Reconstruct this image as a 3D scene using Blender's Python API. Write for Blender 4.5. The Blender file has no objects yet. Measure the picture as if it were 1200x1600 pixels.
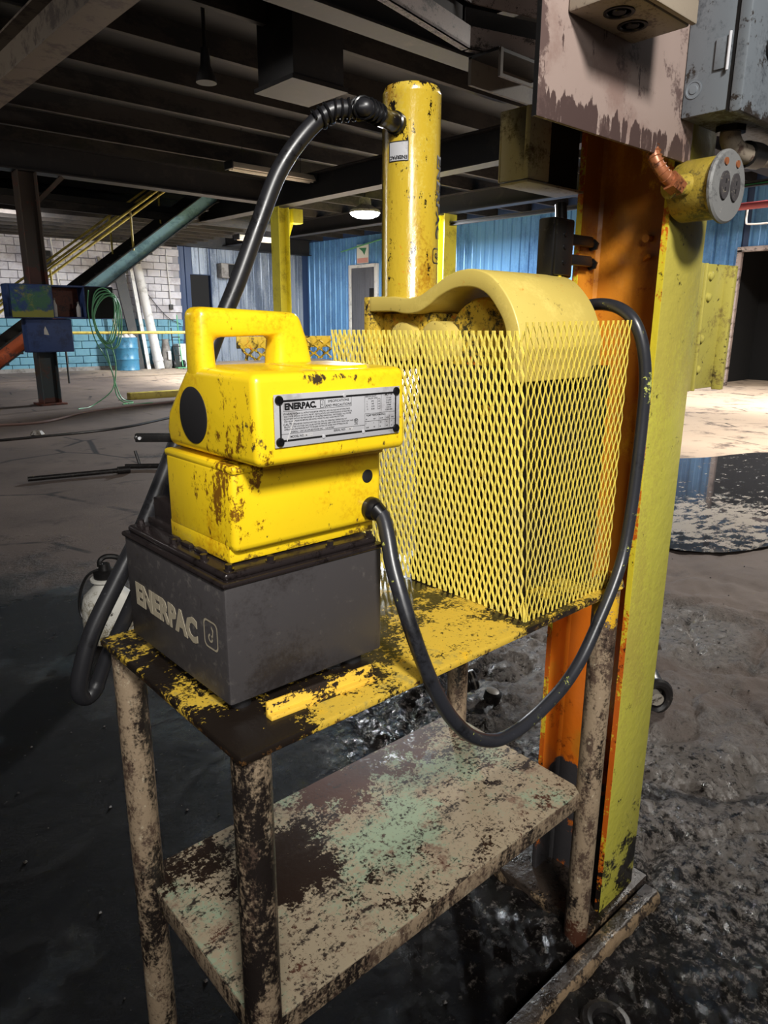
import bpy, bmesh, math, random
from mathutils import Vector, Matrix, noise
random.seed(7)
PI = math.pi
scene = bpy.context.scene
C = scene.collection

# ------------------------------------------------------------------ camera
cam_d = bpy.data.cameras.new('camera')
cam = bpy.data.objects.new('camera', cam_d); C.objects.link(cam)
cam_d.sensor_fit = 'HORIZONTAL'; cam_d.sensor_width = 36.0
cam_d.lens = 36.0 * 1104.337 / 1200.0
cam_d.clip_start = 0.05; cam_d.clip_end = 200
YAW, PITCH, ROLL = 0.83852, 0.26100, 0.00517
_d = Vector((math.cos(YAW)*math.cos(PITCH), math.sin(YAW)*math.cos(PITCH), -math.sin(PITCH)))
_r = Vector((math.sin(YAW), -math.cos(YAW), 0)); _u = _r.cross(_d)
_r2 = _r*math.cos(ROLL) + _u*math.sin(ROLL); _u2 = _u*math.cos(ROLL) - _r*math.sin(ROLL)
m3 = Matrix((_r2, _u2, -_d)).transposed()
cam.matrix_world = Matrix.Translation((-0.334, -0.602, 1.257)) @ m3.to_4x4()
scene.camera = cam

# ------------------------------------------------------------------ light and exposure
scene.view_settings.view_transform = 'Standard'
scene.view_settings.look = 'None'
scene.view_settings.gamma = 1.0
scene.view_settings.use_curve_mapping = False
scene.view_settings.exposure = 0.0
world = bpy.data.worlds.new('world'); scene.world = world
world.use_nodes = True
bg = world.node_tree.nodes['Background']
bg.inputs[0].default_value = (0.98, 0.95, 0.93, 1); bg.inputs[1].default_value = 0.035

def lamp(name, loc, aim, power, size, color=(1, 1, 1), spread=160):
    l = bpy.data.lights.new(name, 'AREA'); l.shape = 'DISK'; l.size = size
    l.energy = power; l.color = color; l.spread = math.radians(spread)
    o = bpy.data.objects.new(name, l); C.objects.link(o)
    o.location = loc
    o.rotation_euler = (Vector(aim) - Vector(loc)).to_track_quat('-Z', 'Y').to_euler()
    return o
kl = bpy.data.lights.new('key_lamp', 'SPOT'); kl.energy = 1080; kl.spot_size = math.radians(44); kl.spot_blend = 1.0; kl.shadow_soft_size = .30; kl.color = (1.0, .97, .92)
ko = bpy.data.objects.new('key_lamp', kl); C.objects.link(ko); ko.location = (-1.15, -2.75, 3.40)
ko.rotation_euler = (Vector((0.70, 0.15, 1.42)) - ko.location).to_track_quat('-Z', 'Y').to_euler()
lamp('aisle_and_fill_lamp', (7.5, 0.6, 3.9), (7.5, 1.0, 0), 460, 0.5, (1.0, 0.95, 0.88))
lamp('aisle_and_fill_lamp', (12.5, 3.0, 3.9), (12.5, 3.0, 0), 500, 0.5, (1.0, 0.95, 0.88))
lamp('aisle_and_fill_lamp', (-2.6, -3.4, 2.7), (0.3, 0.1, 1.0), 46, 0.9, (1.0, 0.97, 0.93))  # added soft fill behind the camera, lightens the shadows on the pump
lamp('unseen_fill', (4.0, 14.6, 3.15), (6.2, 18.9, 0.9), 85, 0.6, (1.0, 0.97, 0.95))  # added fill without a fixture, brightens the block wall
lamp('unseen_fill', (-2.6, 8.5, 3.6), (3.0, 9.0, 0.0), 70, 0.6, (1.0, 0.96, 0.92))  # added fill kept out of view, brightens the floor at left
lamp('unseen_fill', (11.5, 17.5, 3.4), (12.5, 20.8, 1.5), 90, 0.5, (0.95, 0.98, 1.0))  # unseen fill without a fixture, aimed at the silver end wall

# ------------------------------------------------------------------ materials
def lin(c):
    f = lambda v: v/12.92 if v <= 0.04045 else ((v+0.055)/1.055)**2.4
    return tuple(f(v/255.0) for v in c) + (1,)

class NT:
    def __init__(s, name):
        s.m = bpy.data.materials.new(name); s.m.use_nodes = True
        s.t = s.m.node_tree; s.n = s.t.nodes; s.b = s.n['Principled BSDF']
        s.pos = s.n.new('ShaderNodeNewGeometry').outputs['Position']
    def link(s, a, b): s.t.links.new(a, b)
    def noise(s, scale, detail=6, rough=.6, st=(1, 1, 1), off=0, dist=0):
        mp = s.n.new('ShaderNodeMapping'); mp.inputs['Scale'].default_value = st
        mp.inputs['Location'].default_value = (off, off*1.7, off*.6)
        s.link(s.pos, mp.inputs['Vector'])
        t = s.n.new('ShaderNodeTexNoise'); t.inputs['Scale'].default_value = scale
        t.inputs['Detail'].default_value = detail; t.inputs['Roughness'].default_value = rough
        t.inputs['Distortion'].default_value = dist
        s.link(mp.outputs[0], t.inputs['Vector']); return t.outputs[0]
    def voronoi(s, scale, st=(1, 1, 1), feat='DISTANCE_TO_EDGE', jit=1.0):
        mp = s.n.new('ShaderNodeMapping'); mp.inputs['Scale'].default_value = st
        s.link(s.pos, mp.inputs['Vector'])
        t = s.n.new('ShaderNodeTexVoronoi'); t.feature = feat; t.inputs['Scale'].default_value = scale
        t.inputs['Randomness'].default_value = jit
        s.link(mp.outputs[0], t.inputs['Vector']); return t.outputs[0]
    def math(s, op, a, b=None):
        n = s.n.new('ShaderNodeMath'); n.operation = op
        for i, v in enumerate((a, b)):
            if v is None: continue
            if isinstance(v, (int, float)): n.inputs[i].default_value = v
            else: s.link(v, n.inputs[i])
        return n.outputs[0]
    def ramp(s, v, lo, hi, a=0.0, b=1.0):
        n = s.n.new('ShaderNodeMapRange'); n.interpolation_type = 'SMOOTHSTEP'
        s.link(v, n.inputs[0])
        n.inputs[1].default_value = lo; n.inputs[2].default_value = hi
        n.inputs[3].default_value = a; n.inputs[4].default_value = b
        return n.outputs[0]
    def axis(s, i):
        n = s.n.new('ShaderNodeSeparateXYZ'); s.link(s.pos, n.inputs[0]); return n.outputs[i]
    def ball(s, c, r0, r1, st=(1, 1, 1)):
        n = s.n.new('ShaderNodeVectorMath'); n.operation = 'SUBTRACT'; s.link(s.pos, n.inputs[0]); n.inputs[1].default_value = c
        k = s.n.new('ShaderNodeVectorMath'); k.operation = 'MULTIPLY'; s.link(n.outputs[0], k.inputs[0]); k.inputs[1].default_value = st
        l = s.n.new('ShaderNodeVectorMath'); l.operation = 'LENGTH'; s.link(k.outputs[0], l.inputs[0])
        return s.ramp(l.outputs['Value'], r0, r1, 1.0, 0.0)
    def bias(s, v, bs):
        for b in bs:
            if b[0] == 'ball': x = s.ball(b[1], b[2], b[3], b[5] if len(b) > 5 else (1, 1, 1)); k = b[4]
            else: x = s.ramp(s.axis(b[1]), b[2], b[3]) if b[2] < b[3] else s.ramp(s.axis(b[1]), b[3], b[2], 1.0, 0.0); k = b[4]
            v = s.math('ADD', v, s.math('MULTIPLY', x, k))
        return v
    def mixc(s, f, a, b):
        n = s.n.new('ShaderNodeMix'); n.data_type = 'RGBA'
        s.link(f, n.inputs[0])
        for i, v in ((6, a), (7, b)):
            if isinstance(v, tuple): n.inputs[i].default_value = v
            else: s.link(v, n.inputs[i])
        return n.outputs[2]
    def mixf(s, f, a, b):
        n = s.n.new('ShaderNodeMix'); n.data_type = 'FLOAT'
        s.link(f, n.inputs[0])
        for i, v in ((2, a), (3, b)):
            if isinstance(v, (int, float)): n.inputs[i].default_value = v
            else: s.link(v, n.inputs[i])
        return n.outputs[0]

def paint(name, base, rough=.5, metal=0.0, layers=(), bump=None, coat=0.0, spec=None, var=.0, fine=170, grain=.34):
    """layers: (colour, scale, lo, hi, {st, off, bias, rough, detail, nr})"""
    k = NT(name)
    col = lin(base); rg = rough
    if var:
        v = k.noise(9, 4, .6, off=3)
        dark = tuple(c*(1-var) for c in col[:3]) + (1,)
        lite = tuple(min(1, c*(1+var*.6)) for c in col[:3]) + (1,)
        col = k.mixc(k.ramp(v, .3, .7), dark, lite)
    dith = k.math('MULTIPLY', k.math('SUBTRACT', k.noise(fine, 3, .7, off=21), .5), grain) if layers else None
    for L in layers:
        c, sc, lo, hi = L[:4]; o = L[4] if len(L) > 4 else {}
        v = k.noise(sc, o.get('detail', 13), o.get('nr', .74), o.get('st', (1, 1, 1)), o.get('off', 0), o.get('dist', 0))
        v = k.bias(k.math('ADD', v, dith), o.get('bias', ()))
        f = k.ramp(v, lo, hi)
        col = k.mixc(f, col, lin(c))
        if 'rough' in o: rg = k.mixf(f, rg, o['rough'])
    if isinstance(col, tuple): k.b.inputs['Base Color'].default_value = col
    else: k.link(col, k.b.inputs['Base Color'])
    if isinstance(rg, (int, float)): k.b.inputs['Roughness'].default_value = rg
    else: k.link(rg, k.b.inputs['Roughness'])
    k.b.inputs['Metallic'].default_value = metal
    if coat: k.b.inputs['Coat Weight'].default_value = coat; k.b.inputs['Coat Roughness'].default_value = .12
    if spec is not None: k.b.inputs['Specular IOR Level'].default_value = spec
    if bump:
        b = k.n.new('ShaderNodeBump'); b.inputs['Strength'].default_value = bump[1]; b.inputs['Distance'].default_value = bump[2] if len(bump) > 2 else .002
        k.link(k.noise(bump[0], 6, .6, bump[3] if len(bump) > 3 else (1, 1, 1)), b.inputs['Height']); k.link(b.outputs[0], k.b.inputs['Normal'])
    return k.m

BLK = (20, 18, 17); GRIME = (38, 31, 26)
MT = {}
MT['pump_yellow'] = paint('pump_yellow', (242, 205, 28), .34, 0, [
    ((206, 152, 12), 7, .52, .72, dict(off=4, nr=.6)),
    ((120, 80, 16), 55, .62, .70, dict(st=(1, 1, .45), bias=[('ball', (.055, .115, 1.055), .0, .09, .17), ('ball', (.06, .08, 1.13), .0, .09, .13)], off=2)),
    ((60, 48, 36), 40, .65, .73, dict(st=(1, 1, .4), bias=[('ball', (.06, .045, 1.125), .0, .045, .16), ('ball', (.16, .03, 1.199), .0, .011, .30, (.15, 1, 1)), ('ball', (.056, .11, 1.0), .0, .05, .08)], off=8)),
    ((36, 30, 22), 95, .73, .76, dict(off=5)),
    ((120, 92, 30), 14, .68, .78, dict(bias=[('grad', 2, 1.006, .985, .2)], off=6))], bump=(60, .06, .001), coat=.35, var=.05)
MT['tank_grey'] = paint('tank_grey', (64, 61, 62), .42, .05, [
    ((88, 84, 81), 60, .58, .74, dict(off=1, rough=.5, bias=[('grad', 0, .05, .033, .06)])), ((46, 42, 42), 6, .5, .7, dict(off=3, nr=.6)),
    ((132, 124, 110), 55, .68, .76, dict(bias=[('grad', 2, .955, .97, .10)], st=(1, 1, 3)))], bump=(220, .12, .0006))
MT['lid_grey'] = paint('lid_grey', (44, 38, 38), .25, .3, [((18, 14, 14), 25, .5, .7, dict(rough=.1)), ((100, 90, 88), 70, .66, .76, {})], bump=(120, .2, .001))
MT['black_gloss'] = paint('black_gloss', (18, 18, 20), .28, 0, [((60, 60, 64), 60, .66, .76, {})])
MT['black_matte'] = paint('black_matte', (26, 25, 27), .6)
MT['rubber'] = paint('rubber', (30, 30, 33), .38, 0, [((74, 74, 78), 70, .62, .74, dict(off=2, rough=.6)), ((14, 13, 13), 12, .5, .75, dict(rough=.2))], bump=(160, .15, .0006))
MT['cord'] = paint('cord', (40, 41, 46), .33, 0, [((88, 90, 96), 80, .64, .74, dict(rough=.6)), ((20, 20, 22), 10, .5, .7, {}),
    ((176, 180, 92), 40, .62, .68, dict(off=11, bias=[('ball', (.80, -.008, 1.155), .0, .035, .18), ('ball', (.776, -.012, .875), .0, .024, .18)]))], bump=(140, .2, .0006))
MT['table_yellow'] = paint('table_yellow', (202, 168, 60), .45, 0, [
    ((224, 176, 40), 22, .57, .68, dict(off=9)),
    ((166, 146, 74), 16, .54, .66, dict(off=2)),
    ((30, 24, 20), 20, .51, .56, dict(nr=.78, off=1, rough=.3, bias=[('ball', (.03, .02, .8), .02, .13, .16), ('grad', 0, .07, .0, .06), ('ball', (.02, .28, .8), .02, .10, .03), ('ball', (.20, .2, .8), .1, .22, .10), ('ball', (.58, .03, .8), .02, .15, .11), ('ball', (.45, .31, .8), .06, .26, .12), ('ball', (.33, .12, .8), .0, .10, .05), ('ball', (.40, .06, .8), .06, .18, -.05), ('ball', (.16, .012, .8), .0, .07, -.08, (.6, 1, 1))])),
    ((30, 24, 20), 80, .58, .63, dict(off=4)),
    ((84, 58, 32), 50, .66, .72, dict(bias=[('grad', 2, .797, .794, .12)], off=7))], bump=(90, .35, .002))
MT['bar_yellow'] = paint('bar_yellow', (232, 188, 66), .5, 0, [
    ((34, 25, 20), 26, .53, .56, dict(st=(.6, 1, 1.6), off=12, nr=.72, bias=[('ball', (.16, .04, .812), .0, .05, .05)])), ((120, 78, 40), 60, .62, .66, dict(off=3))], bump=(80, .5, .002))
MT['leg_paint'] = paint('leg_paint', (140, 122, 100), .55, .0, [
    ((74, 58, 48), 30, .46, .60, dict(st=(1, 1, .5), off=1)), ((176, 162, 138), 40, .58, .68, dict(off=4)),
    ((30, 25, 23), 16, .52, .64, dict(st=(1, 1, .35), off=6, rough=.35, bias=[('grad', 0, .4, .1, .04), ('ball', (.03, .03, .5), .1, .3, .05)])),
    ((70, 40, 26), 18, .68, .76, dict(bias=[('grad', 2, .16, .0, .25)], off=7)),
    ((206, 160, 34), 20, .56, .62, dict(bias=[('grad', 2, .70, .78, .12), ('grad', 0, .6, .5, -.5), ('grad', 2, .72, .66, -.5)], off=3))], bump=(110, .45, .0015))
MT['shelf_paint'] = paint('shelf_paint', (160, 146, 122), .6, 0, [
    ((146, 162, 136), 5, .50, .60, dict(off=2, bias=[('ball', (.42, .28, .363), .05, .30, .08)])),
    ((128, 106, 88), 12, .54, .66, dict(off=5)),
    ((70, 54, 44), 46, .56, .62, dict(off=7, nr=.8, bias=[('ball', (.35, .30, .363), .10, .36, .03), ('ball', (.4, .1, .363), .05, .2, -.03)])),
    ((78, 46, 32), 12, .58, .62, dict(off=1, nr=.8, bias=[('ball', (.62, .41, .363), .03, .17, .18, (.8, 1, 1)), ('ball', (.38, .345, .363), .04, .13, .17), ('ball', (.46, .40, .363), .03, .12, .12)])),
    ((38, 26, 19), 9, .58, .62, dict(off=3, nr=.78, rough=.35, bias=[('ball', (.215, .255, .363), .03, .12, .20), ('ball', (.09, .375, .363), .03, .10, .12)])),
    ((34, 27, 24), 70, .62, .66, dict(off=8)),
    ((44, 34, 28), 12, .54, .62, dict(off=4, st=(1, 2.5, 1), bias=[('ball', (.78, .2, .363), .02, .14, .07)]))], bump=(80, .25, .0015))
MT['press_yellow'] = paint('press_yellow', (200, 178, 92), .42, 0, [
    ((214, 192, 104), 10, .5, .7, dict(off=2)), ((92, 78, 44), 30, .60, .72, dict(off=5)), ((40, 34, 26), 46, .66, .72, dict(off=7)),
    ((196, 120, 30), 20, .62, .70, dict(off=9))], bump=(50, .12, .001), coat=.1)
MT['press_dirty'] = paint('press_dirty', (196, 164, 54), .45, 0, [
    ((52, 48, 30), 20, .46, .60, dict(off=3)), ((200, 110, 26), 26, .56, .66, dict(off=5)), ((24, 22, 18), 34, .55, .62, dict(off=8))], bump=(60, .4, .002))
MT['ram_yellow'] = paint('ram_yellow', (184, 156, 46), .2, 0, [
    ((198, 178, 84), 8, .50, .66, dict(off=2, st=(1, 1, .5), nr=.6)), ((148, 106, 24), 9, .52, .70, dict(off=6, st=(1, 1, .4), nr=.6)),
    ((190, 112, 34), 30, .64, .74, dict(bias=[('ball', (.57, .34, 1.35), .0, .06, .06)], off=3)),
    ((24, 18, 14), 40, .60, .64, dict(off=1, st=(1, 1, .5), bias=[('grad', 2, 1.62, 1.645, .10), ('ball', (.545, .345, 1.575), .01, .05, .10)]))], bump=(40, .5, .003, (1, 1, .35)), coat=.6)
MT['mesh_yellow'] = paint('mesh_yellow', (230, 208, 92), .42, 0, [
    ((212, 194, 104), 10, .48, .65, dict(off=2)), ((180, 118, 40), 24, .66, .74, dict(off=5)), ((90, 78, 40), 40, .68, .74, dict(off=3))], bump=(200, .2, .001))
MT['press_body'] = paint('press_body', (40, 36, 28), .4, .3, [((96, 80, 34), 12, .58, .70, dict(off=4)), ((14, 13, 12), 20, .5, .65, {})], bump=(60, .3, .002))
MT['column_yellow'] = paint('column_yellow', (184, 178, 70), .36, 0, [
    ((170, 158, 70), 4, .48, .62, dict(st=(1, 1, .4), off=2, nr=.6, bias=[('grad', 2, .9, 1.4, .12)])),
    ((120, 106, 46), 26, .70, .76, dict(off=6)), ((22, 20, 18), 18, .62, .70, dict(off=3, bias=[('grad', 2, .22, .02, .05), ('ball', (1.0, .02, .10), .03, .24, .16)])),
    ((44, 40, 30), 70, .70, .73, dict(off=8, st=(3, 1, .5)))], bump=(45, .5, .004), coat=.2)
MT['column_orange'] = paint('column_orange', (196, 124, 36), .24, 0, [
    ((150, 90, 28), 6, .48, .64, dict(st=(1, 1, .4), off=2, nr=.55, bias=[('grad', 2, 1.40, 1.5, .10)])), ((222, 164, 40), 9, .60, .68, dict(off=3, st=(1, 1, .6), nr=.6, bias=[('ball', (.92, .12, 1.37), .0, .10, .08)])),
    ((214, 112, 28), 6, .68, .80, dict(off=5, nr=.5, bias=[('grad', 2, .85, .75, .3)])),
    ((140, 66, 24), 14, .58, .68, dict(off=8, bias=[('grad', 2, .60, .38, .06)])),
    ((26, 20, 16), 40, .72, .76, dict(off=6, st=(1, 1, .6), bias=[('grad', 2, .6, .4, .05)])),
    ((62, 60, 62), 10, .74, .82, dict(off=7, bias=[('grad', 2, .33, .27, .4)])) ], bump=(40, .35, .003), coat=.35, grain=.1)
MT['edge_yellow'] = paint('edge_yellow', (206, 188, 48), .4, 0, [((190, 90, 22), 16, .50, .58, dict(st=(1, 1, .6), bias=[('grad', 2, .9, .6, .10)])), ((28, 22, 18), 26, .58, .64, dict(off=3, bias=[('grad', 2, .25, .0, .2)]))], bump=(50, .4, .002))
MT['panel_pink'] = paint('panel_pink', (146, 128, 120), .55, 0, [
    ((128, 106, 98), 8, .50, .66, dict(off=2, nr=.55)), ((70, 54, 51), 75, .64, .68, dict(st=(1, 1, .14), off=5, nr=.55, bias=[('grad', 2, 1.552, 1.528, .26)])), ((86, 68, 64), 12, .56, .64, dict(bias=[('grad', 0, .49, .46, .12)], off=7))], bump=(120, .12, .001), grain=.12)
MT['box_pale'] = paint('box_pale', (150, 138, 122), .5, 0, [((84, 66, 58), 20, .52, .64, dict(off=3)), ((40, 32, 28), 9, .55, .7, dict(off=6))], bump=(90, .2, .001))
MT['enclosure_grey'] = paint('enclosure_grey', (112, 118, 124), .42, .25, [((62, 66, 72), 9, .50, .70, dict(off=3, st=(1, 1, .7))), ((146, 154, 160), 22, .60, .74, dict(off=5)), ((50, 44, 40), 26, .58, .66, dict(off=8, bias=[('grad', 2, 1.60, 1.56, .12)]))], bump=(70, .1, .001))
MT['grey_metal'] = paint('grey_metal', (160, 160, 158), .5, .2, [((70, 64, 58), 12, .5, .68, dict(off=2)), ((30, 26, 24), 30, .62, .68, dict(off=4))])
MT['black_iron'] = paint('black_iron', (28, 27, 27), .34, .3, [((64, 60, 56), 30, .60, .72, dict(off=2)), ((90, 74, 40), 40, .68, .74, dict(off=5))], bump=(90, .3, .001))
MT['outlet_yellow'] = paint('outlet_yellow', (150, 130, 50), .4, 0, [((64, 58, 36), 16, .47, .60, dict(off=3)), ((176, 158, 60), 14, .58, .7, dict(off=6))], bump=(80, .5, .003))
MT['outlet_face'] = paint('outlet_face', (108, 108, 107), .6, 0, [((70, 70, 71), 14, .5, .64, dict(off=3)), ((140, 136, 132), 30, .6, .68, dict(off=5))], bump=(90, .15, .001))
MT['copper_rust'] = paint('copper_rust', (150, 92, 60), .4, .3, [((70, 40, 26), 26, .48, .62, {}), ((220, 190, 170), 40, .64, .72, dict(off=4))])
MT['rail_yellow'] = paint('rail_yellow', (168, 158, 76), .4, 0, [((128, 114, 62), 12, .52, .64, dict(off=3)), ((60, 52, 36), 30, .62, .68, dict(off=6, bias=[('grad', 0, 1.14, 1.2, .06)]))], bump=(60, .4, .002), coat=.2)
MT['board_brown'] = paint('board_brown', (96, 84, 70), .7, 0, [((60, 50, 44), 20, .45, .6, {})])
MT['plate_metal'] = paint('plate_metal', (190, 190, 194), .35, .2, [((160, 158, 160), 14, .5, .7, dict(off=2, nr=.55))])
MT['print_black'] = paint('print_black', (20, 20, 22), .5)
MT['print_cream'] = paint('print_cream', (158, 148, 128), .55, 0, [((70, 64, 58), 60, .60, .68, {})])
MT['screw_black'] = paint('screw_black', (16, 16, 18), .3)
MT['plinth'] = paint('plinth', (52, 44, 38), .4, 0, [((24, 20, 18), 14, .46, .60, dict(rough=.2)), ((132, 112, 88), 16, .52, .62, dict(off=4, bias=[('grad', 1, -.03, -.04, .12), ('grad', 2, .018, .03, -.2)]))], bump=(40, .8, .006))  # front face painted lighter, its lit look put into the colour
MT['debris_dark'] = paint('debris_dark', (30, 28, 28), .35, 0, [((70, 66, 62), 30, .55, .65, {})], bump=(60, .4, .002))
MT['crumb'] = paint('crumb', (74, 68, 63), .5, 0, [((30, 27, 25), 9, .45, .55, {})])
MT['debris_pale'] = paint('debris_pale', (140, 134, 124), .4, 0, [((60, 54, 48), 30, .50, .6, {})])
MT['white_plastic'] = paint('white_plastic', (196, 194, 186), .45, 0, [((120, 112, 92), 8, .50, .64, dict(bias=[('grad', 2, .15, .05, .12)])), ((52, 46, 40), 26, .6, .66, dict(off=3, bias=[('grad', 2, .2, .05, .06)]))])
# background
MT['block_white'] = paint('block_white', (178, 176, 182), .75, 0, [((146, 142, 146), 1.3, .45, .65, {})], fine=20, grain=.15)
MT['block_blue'] = paint('block_blue', (88, 134, 152), .7, 0, [((70, 112, 130), 1.3, .45, .65, {})], fine=20, grain=.15)
MT['mortar'] = paint('mortar', (140, 138, 142), .85, 0, [((58, 112, 136), 2, .9, 1.0, dict(bias=[('grad', 2, 1.332, 1.328, 1.0)]))])
MT['sheet_blue'] = paint('sheet_blue', (98, 146, 194), .28, .2, [((66, 106, 152), .6, .45, .65, dict(st=(1, 1, .5)))], fine=20, grain=.15)
MT['sheet_silver'] = paint('sheet_silver', (150, 158, 170), .4, .3, [((96, 106, 122), .8, .45, .6, dict(st=(2, 1, .3)))], fine=20, grain=.15)
MT['sheet_navy'] = paint('sheet_navy', (40, 58, 92), .5)
MT['steel_dark'] = paint('steel_dark', (27, 25, 25), .6, .0, [((50, 43, 39), 3, .52, .68, {}), ((24, 22, 22), 9, .5, .7, dict(off=4))], fine=20, grain=.15)
MT['steel_pale'] = paint('steel_pale', (104, 92, 78), .6, 0, [((64, 52, 44), 4, .48, .62, {})], fine=20, grain=.15)
MT['steel_pink'] = paint('steel_pink', (158, 142, 136), .5, 0, [((60, 50, 44), 5, .50, .62, dict(st=(1, 1, 2))), ((34, 28, 26), 18, .60, .66, dict(off=4))])
MT['deck_dark'] = paint('deck_dark', (18, 18, 19), .8)
MT['wood_purlin'] = paint('wood_purlin', (46, 41, 38), .8, 0, [((22, 20, 20), 3, .44, .58, dict(st=(.4, 1, 1)))], fine=20, grain=.15)
MT['col_teal'] = paint('col_teal', (62, 74, 78), .5, 0, [((74, 64, 56), 2.2, .45, .6, dict(bias=[('grad', 2, 1.6, 2.2, .25)])), ((100, 58, 48), 6, .56, .64, dict(bias=[('grad', 2, .12, .04, .3), ('ball', (3.2, 11.1, 1.9), .1, .22, .2)]))], fine=20, grain=.15)
MT['rail_paint'] = paint('rail_paint', (186, 168, 74), .5, 0, [((130, 112, 56), 4, .48, .62, {})])
MT['post_yellow'] = paint('post_yellow', (252, 244, 84), .4, 0, [((196, 184, 60), 3, .5, .7, {})])
MT['stringer_teal'] = paint('stringer_teal', (122, 162, 174), .45, 0, [((84, 122, 136), 2.5, .45, .62, dict(st=(1, 1, 1.5)))], fine=20, grain=.15)
MT['stringer_orange'] = paint('stringer_orange', (190, 88, 44), .5, 0, [((90, 50, 38), 4, .5, .6, {})], fine=20, grain=.15)
MT['cabinet_blue'] = paint('cabinet_blue', (52, 74, 124), .55, 0, [((40, 56, 96), 5, .48, .62, {})], fine=20, grain=.15)
MT['mural'] = paint('mural', (44, 72, 128), .55, 0, [
    ((60, 112, 84), 6, .50, .60, dict(off=2, bias=[('ball', (3.07, 10.7, 1.55), .05, .28, .16)])), ((150, 170, 190), 14, .62, .68, dict(off=5)),
    ((146, 150, 70), 5, .55, .68, dict(off=3, bias=[('grad', 2, 1.45, 1.36, .28)]))])
MT['shelf_rust'] = paint('shelf_rust', (96, 46, 28), .6, 0, [((44, 28, 24), 8, .48, .6, {})])
MT['hose_green'] = paint('hose_green', (92, 158, 112), .45)
MT['drum_blue'] = paint('drum_blue', (62, 122, 154), .4, 0, [((44, 88, 112), 3, .5, .65, {})], fine=20, grain=.15)
MT['white_dull'] = paint('white_dull', (196, 194, 192), .6, 0, [((150, 146, 142), 4, .5, .65, {})])
MT['grey_dull'] = paint('grey_dull', (124, 120, 116), .7, 0, [((90, 84, 80), 6, .45, .62, {})])
MT['fluor_white'] = paint('fluor_white', (206, 198, 182), .6)
MT['red_pipe'] = paint('red_pipe', (150, 66, 70), .45)
MT['cable_pink'] = paint('cable_pink', (124, 98, 90), .6)
MT['green_bright'] = paint('green_bright', (90, 214, 120), .4)
MT['door_grey'] = paint('door_grey', (92, 92, 98), .5, 0, [((70, 70, 76), 3, .45, .65, dict(st=(1, 6, .3)))], fine=20, grain=.15)
MT['hole_black'] = paint('hole_black', (10, 10, 12), .9)
MT['poster_white'] = paint('poster_white', (210, 208, 200), .6)
MT['poster_red'] = paint('poster_red', (196, 140, 130), .6)
MT['poster_green'] = paint('poster_green', (60, 120, 84), .6)

def emit_mat(name, color, power):
    m = bpy.data.materials.new(name); m.use_nodes = True
    b = m.node_tree.nodes['Principled BSDF']
    b.inputs['Emission Color'].default_value = color; b.inputs['Emission Strength'].default_value = power
    return m
MT['lamp_glow'] = emit_mat('lamp_glow', (1, .99, .97, 1), 30)

def floor_mat():
    k = NT('floor_concrete')
    big = k.noise(.55, 5, .6); med = k.noise(3.2, 8, .7, off=3); fine = k.noise(42, 12, .78, off=5)
    base = k.mixc(k.ramp(big, .35, .65), lin((84, 73, 68)), lin((106, 93, 85)))
    # lamplight on the far floor painted in as a pale tone, to +x
    pale = k.ramp(k.math('ADD', k.axis(0), k.math('MULTIPLY', big, 1.5)), 6.2, 8.2)
    base = k.mixc(pale, base, lin((176, 156, 136)))
    base = k.mixc(k.ramp(med, .52, .70), base, lin((72, 62, 58)))
    # oil: strongest round the table and the press
    o = k.bias(k.math('ADD', k.math('MULTIPLY', big, .5), k.math('MULTIPLY', med, .5)),
        [('ball', (-.2, .9, 0), .5, 3.4, .42, (1, .8, 1)), ('ball', (1.0, -.3, 0), .2, 1.1, .30), ('ball', (5.2, 1.8, 0), .8, 2.2, .24), ('ball', (2.5, .62, 0), .1, .5, .22)])
    oil = k.ramp(o, .58, .80)
    grit = k.ramp(k.bias(fine, [('ball', (2.3, .1, 0), .6, 2.3, .24)]), .62, .74)
    oilc = k.mixc(grit, lin((20, 17, 16)), lin((122, 114, 107)))
    col = k.mixc(oil, base, oilc)
    cr = k.ramp(k.voronoi(.9, (1, .8, 1)), .006, .016, 1.0, 0.0)
    crm = k.math('MULTIPLY', cr, k.ramp(k.noise(1.3, 4, .6, off=8), .48, .6))
    col = k.mixc(crm, col, lin((34, 30, 30)))
    k.link(col, k.b.inputs['Base Color'])
    wet = k.ramp(k.bias(k.noise(2.2, 6, .6, off=12), [('ball', (1.3, .9, 0), .2, 1.2, .14), ('ball', (.9, -.3, 0), .1, .7, .08), ('ball', (1.5, .0, 0), .3, 1.5, .13), ('ball', (2.5, .62, 0), .1, .5, .2)]), .55, .66)
    rg = k.mixf(oil, .78, k.mixf(grit, k.mixf(wet, .27, .13), k.mixf(wet, .5, .30)))
    k.link(k.mixf(oil, .35, k.mixf(wet, .07, .5)), k.b.inputs['Specular IOR Level']); k.link(rg, k.b.inputs['Roughness'])
    b = k.n.new('ShaderNodeBump'); b.inputs['Strength'].default_value = 1.0; b.inputs['Distance'].default_value = .016
    tiny = k.noise(125, 5, .7, off=15)
    h = k.math('ADD', k.math('ADD', k.math('MULTIPLY', fine, 1.3), k.math('MULTIPLY', tiny, .45)), k.math('MULTIPLY', med, .8)); h = k.math('MULTIPLY', h, k.mixf(oil, .12, 1.0))
    k.link(h, b.inputs['Height']); k.link(b.outputs[0], k.b.inputs['Normal'])
    return k.m
MT['floor'] = floor_mat()

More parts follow.
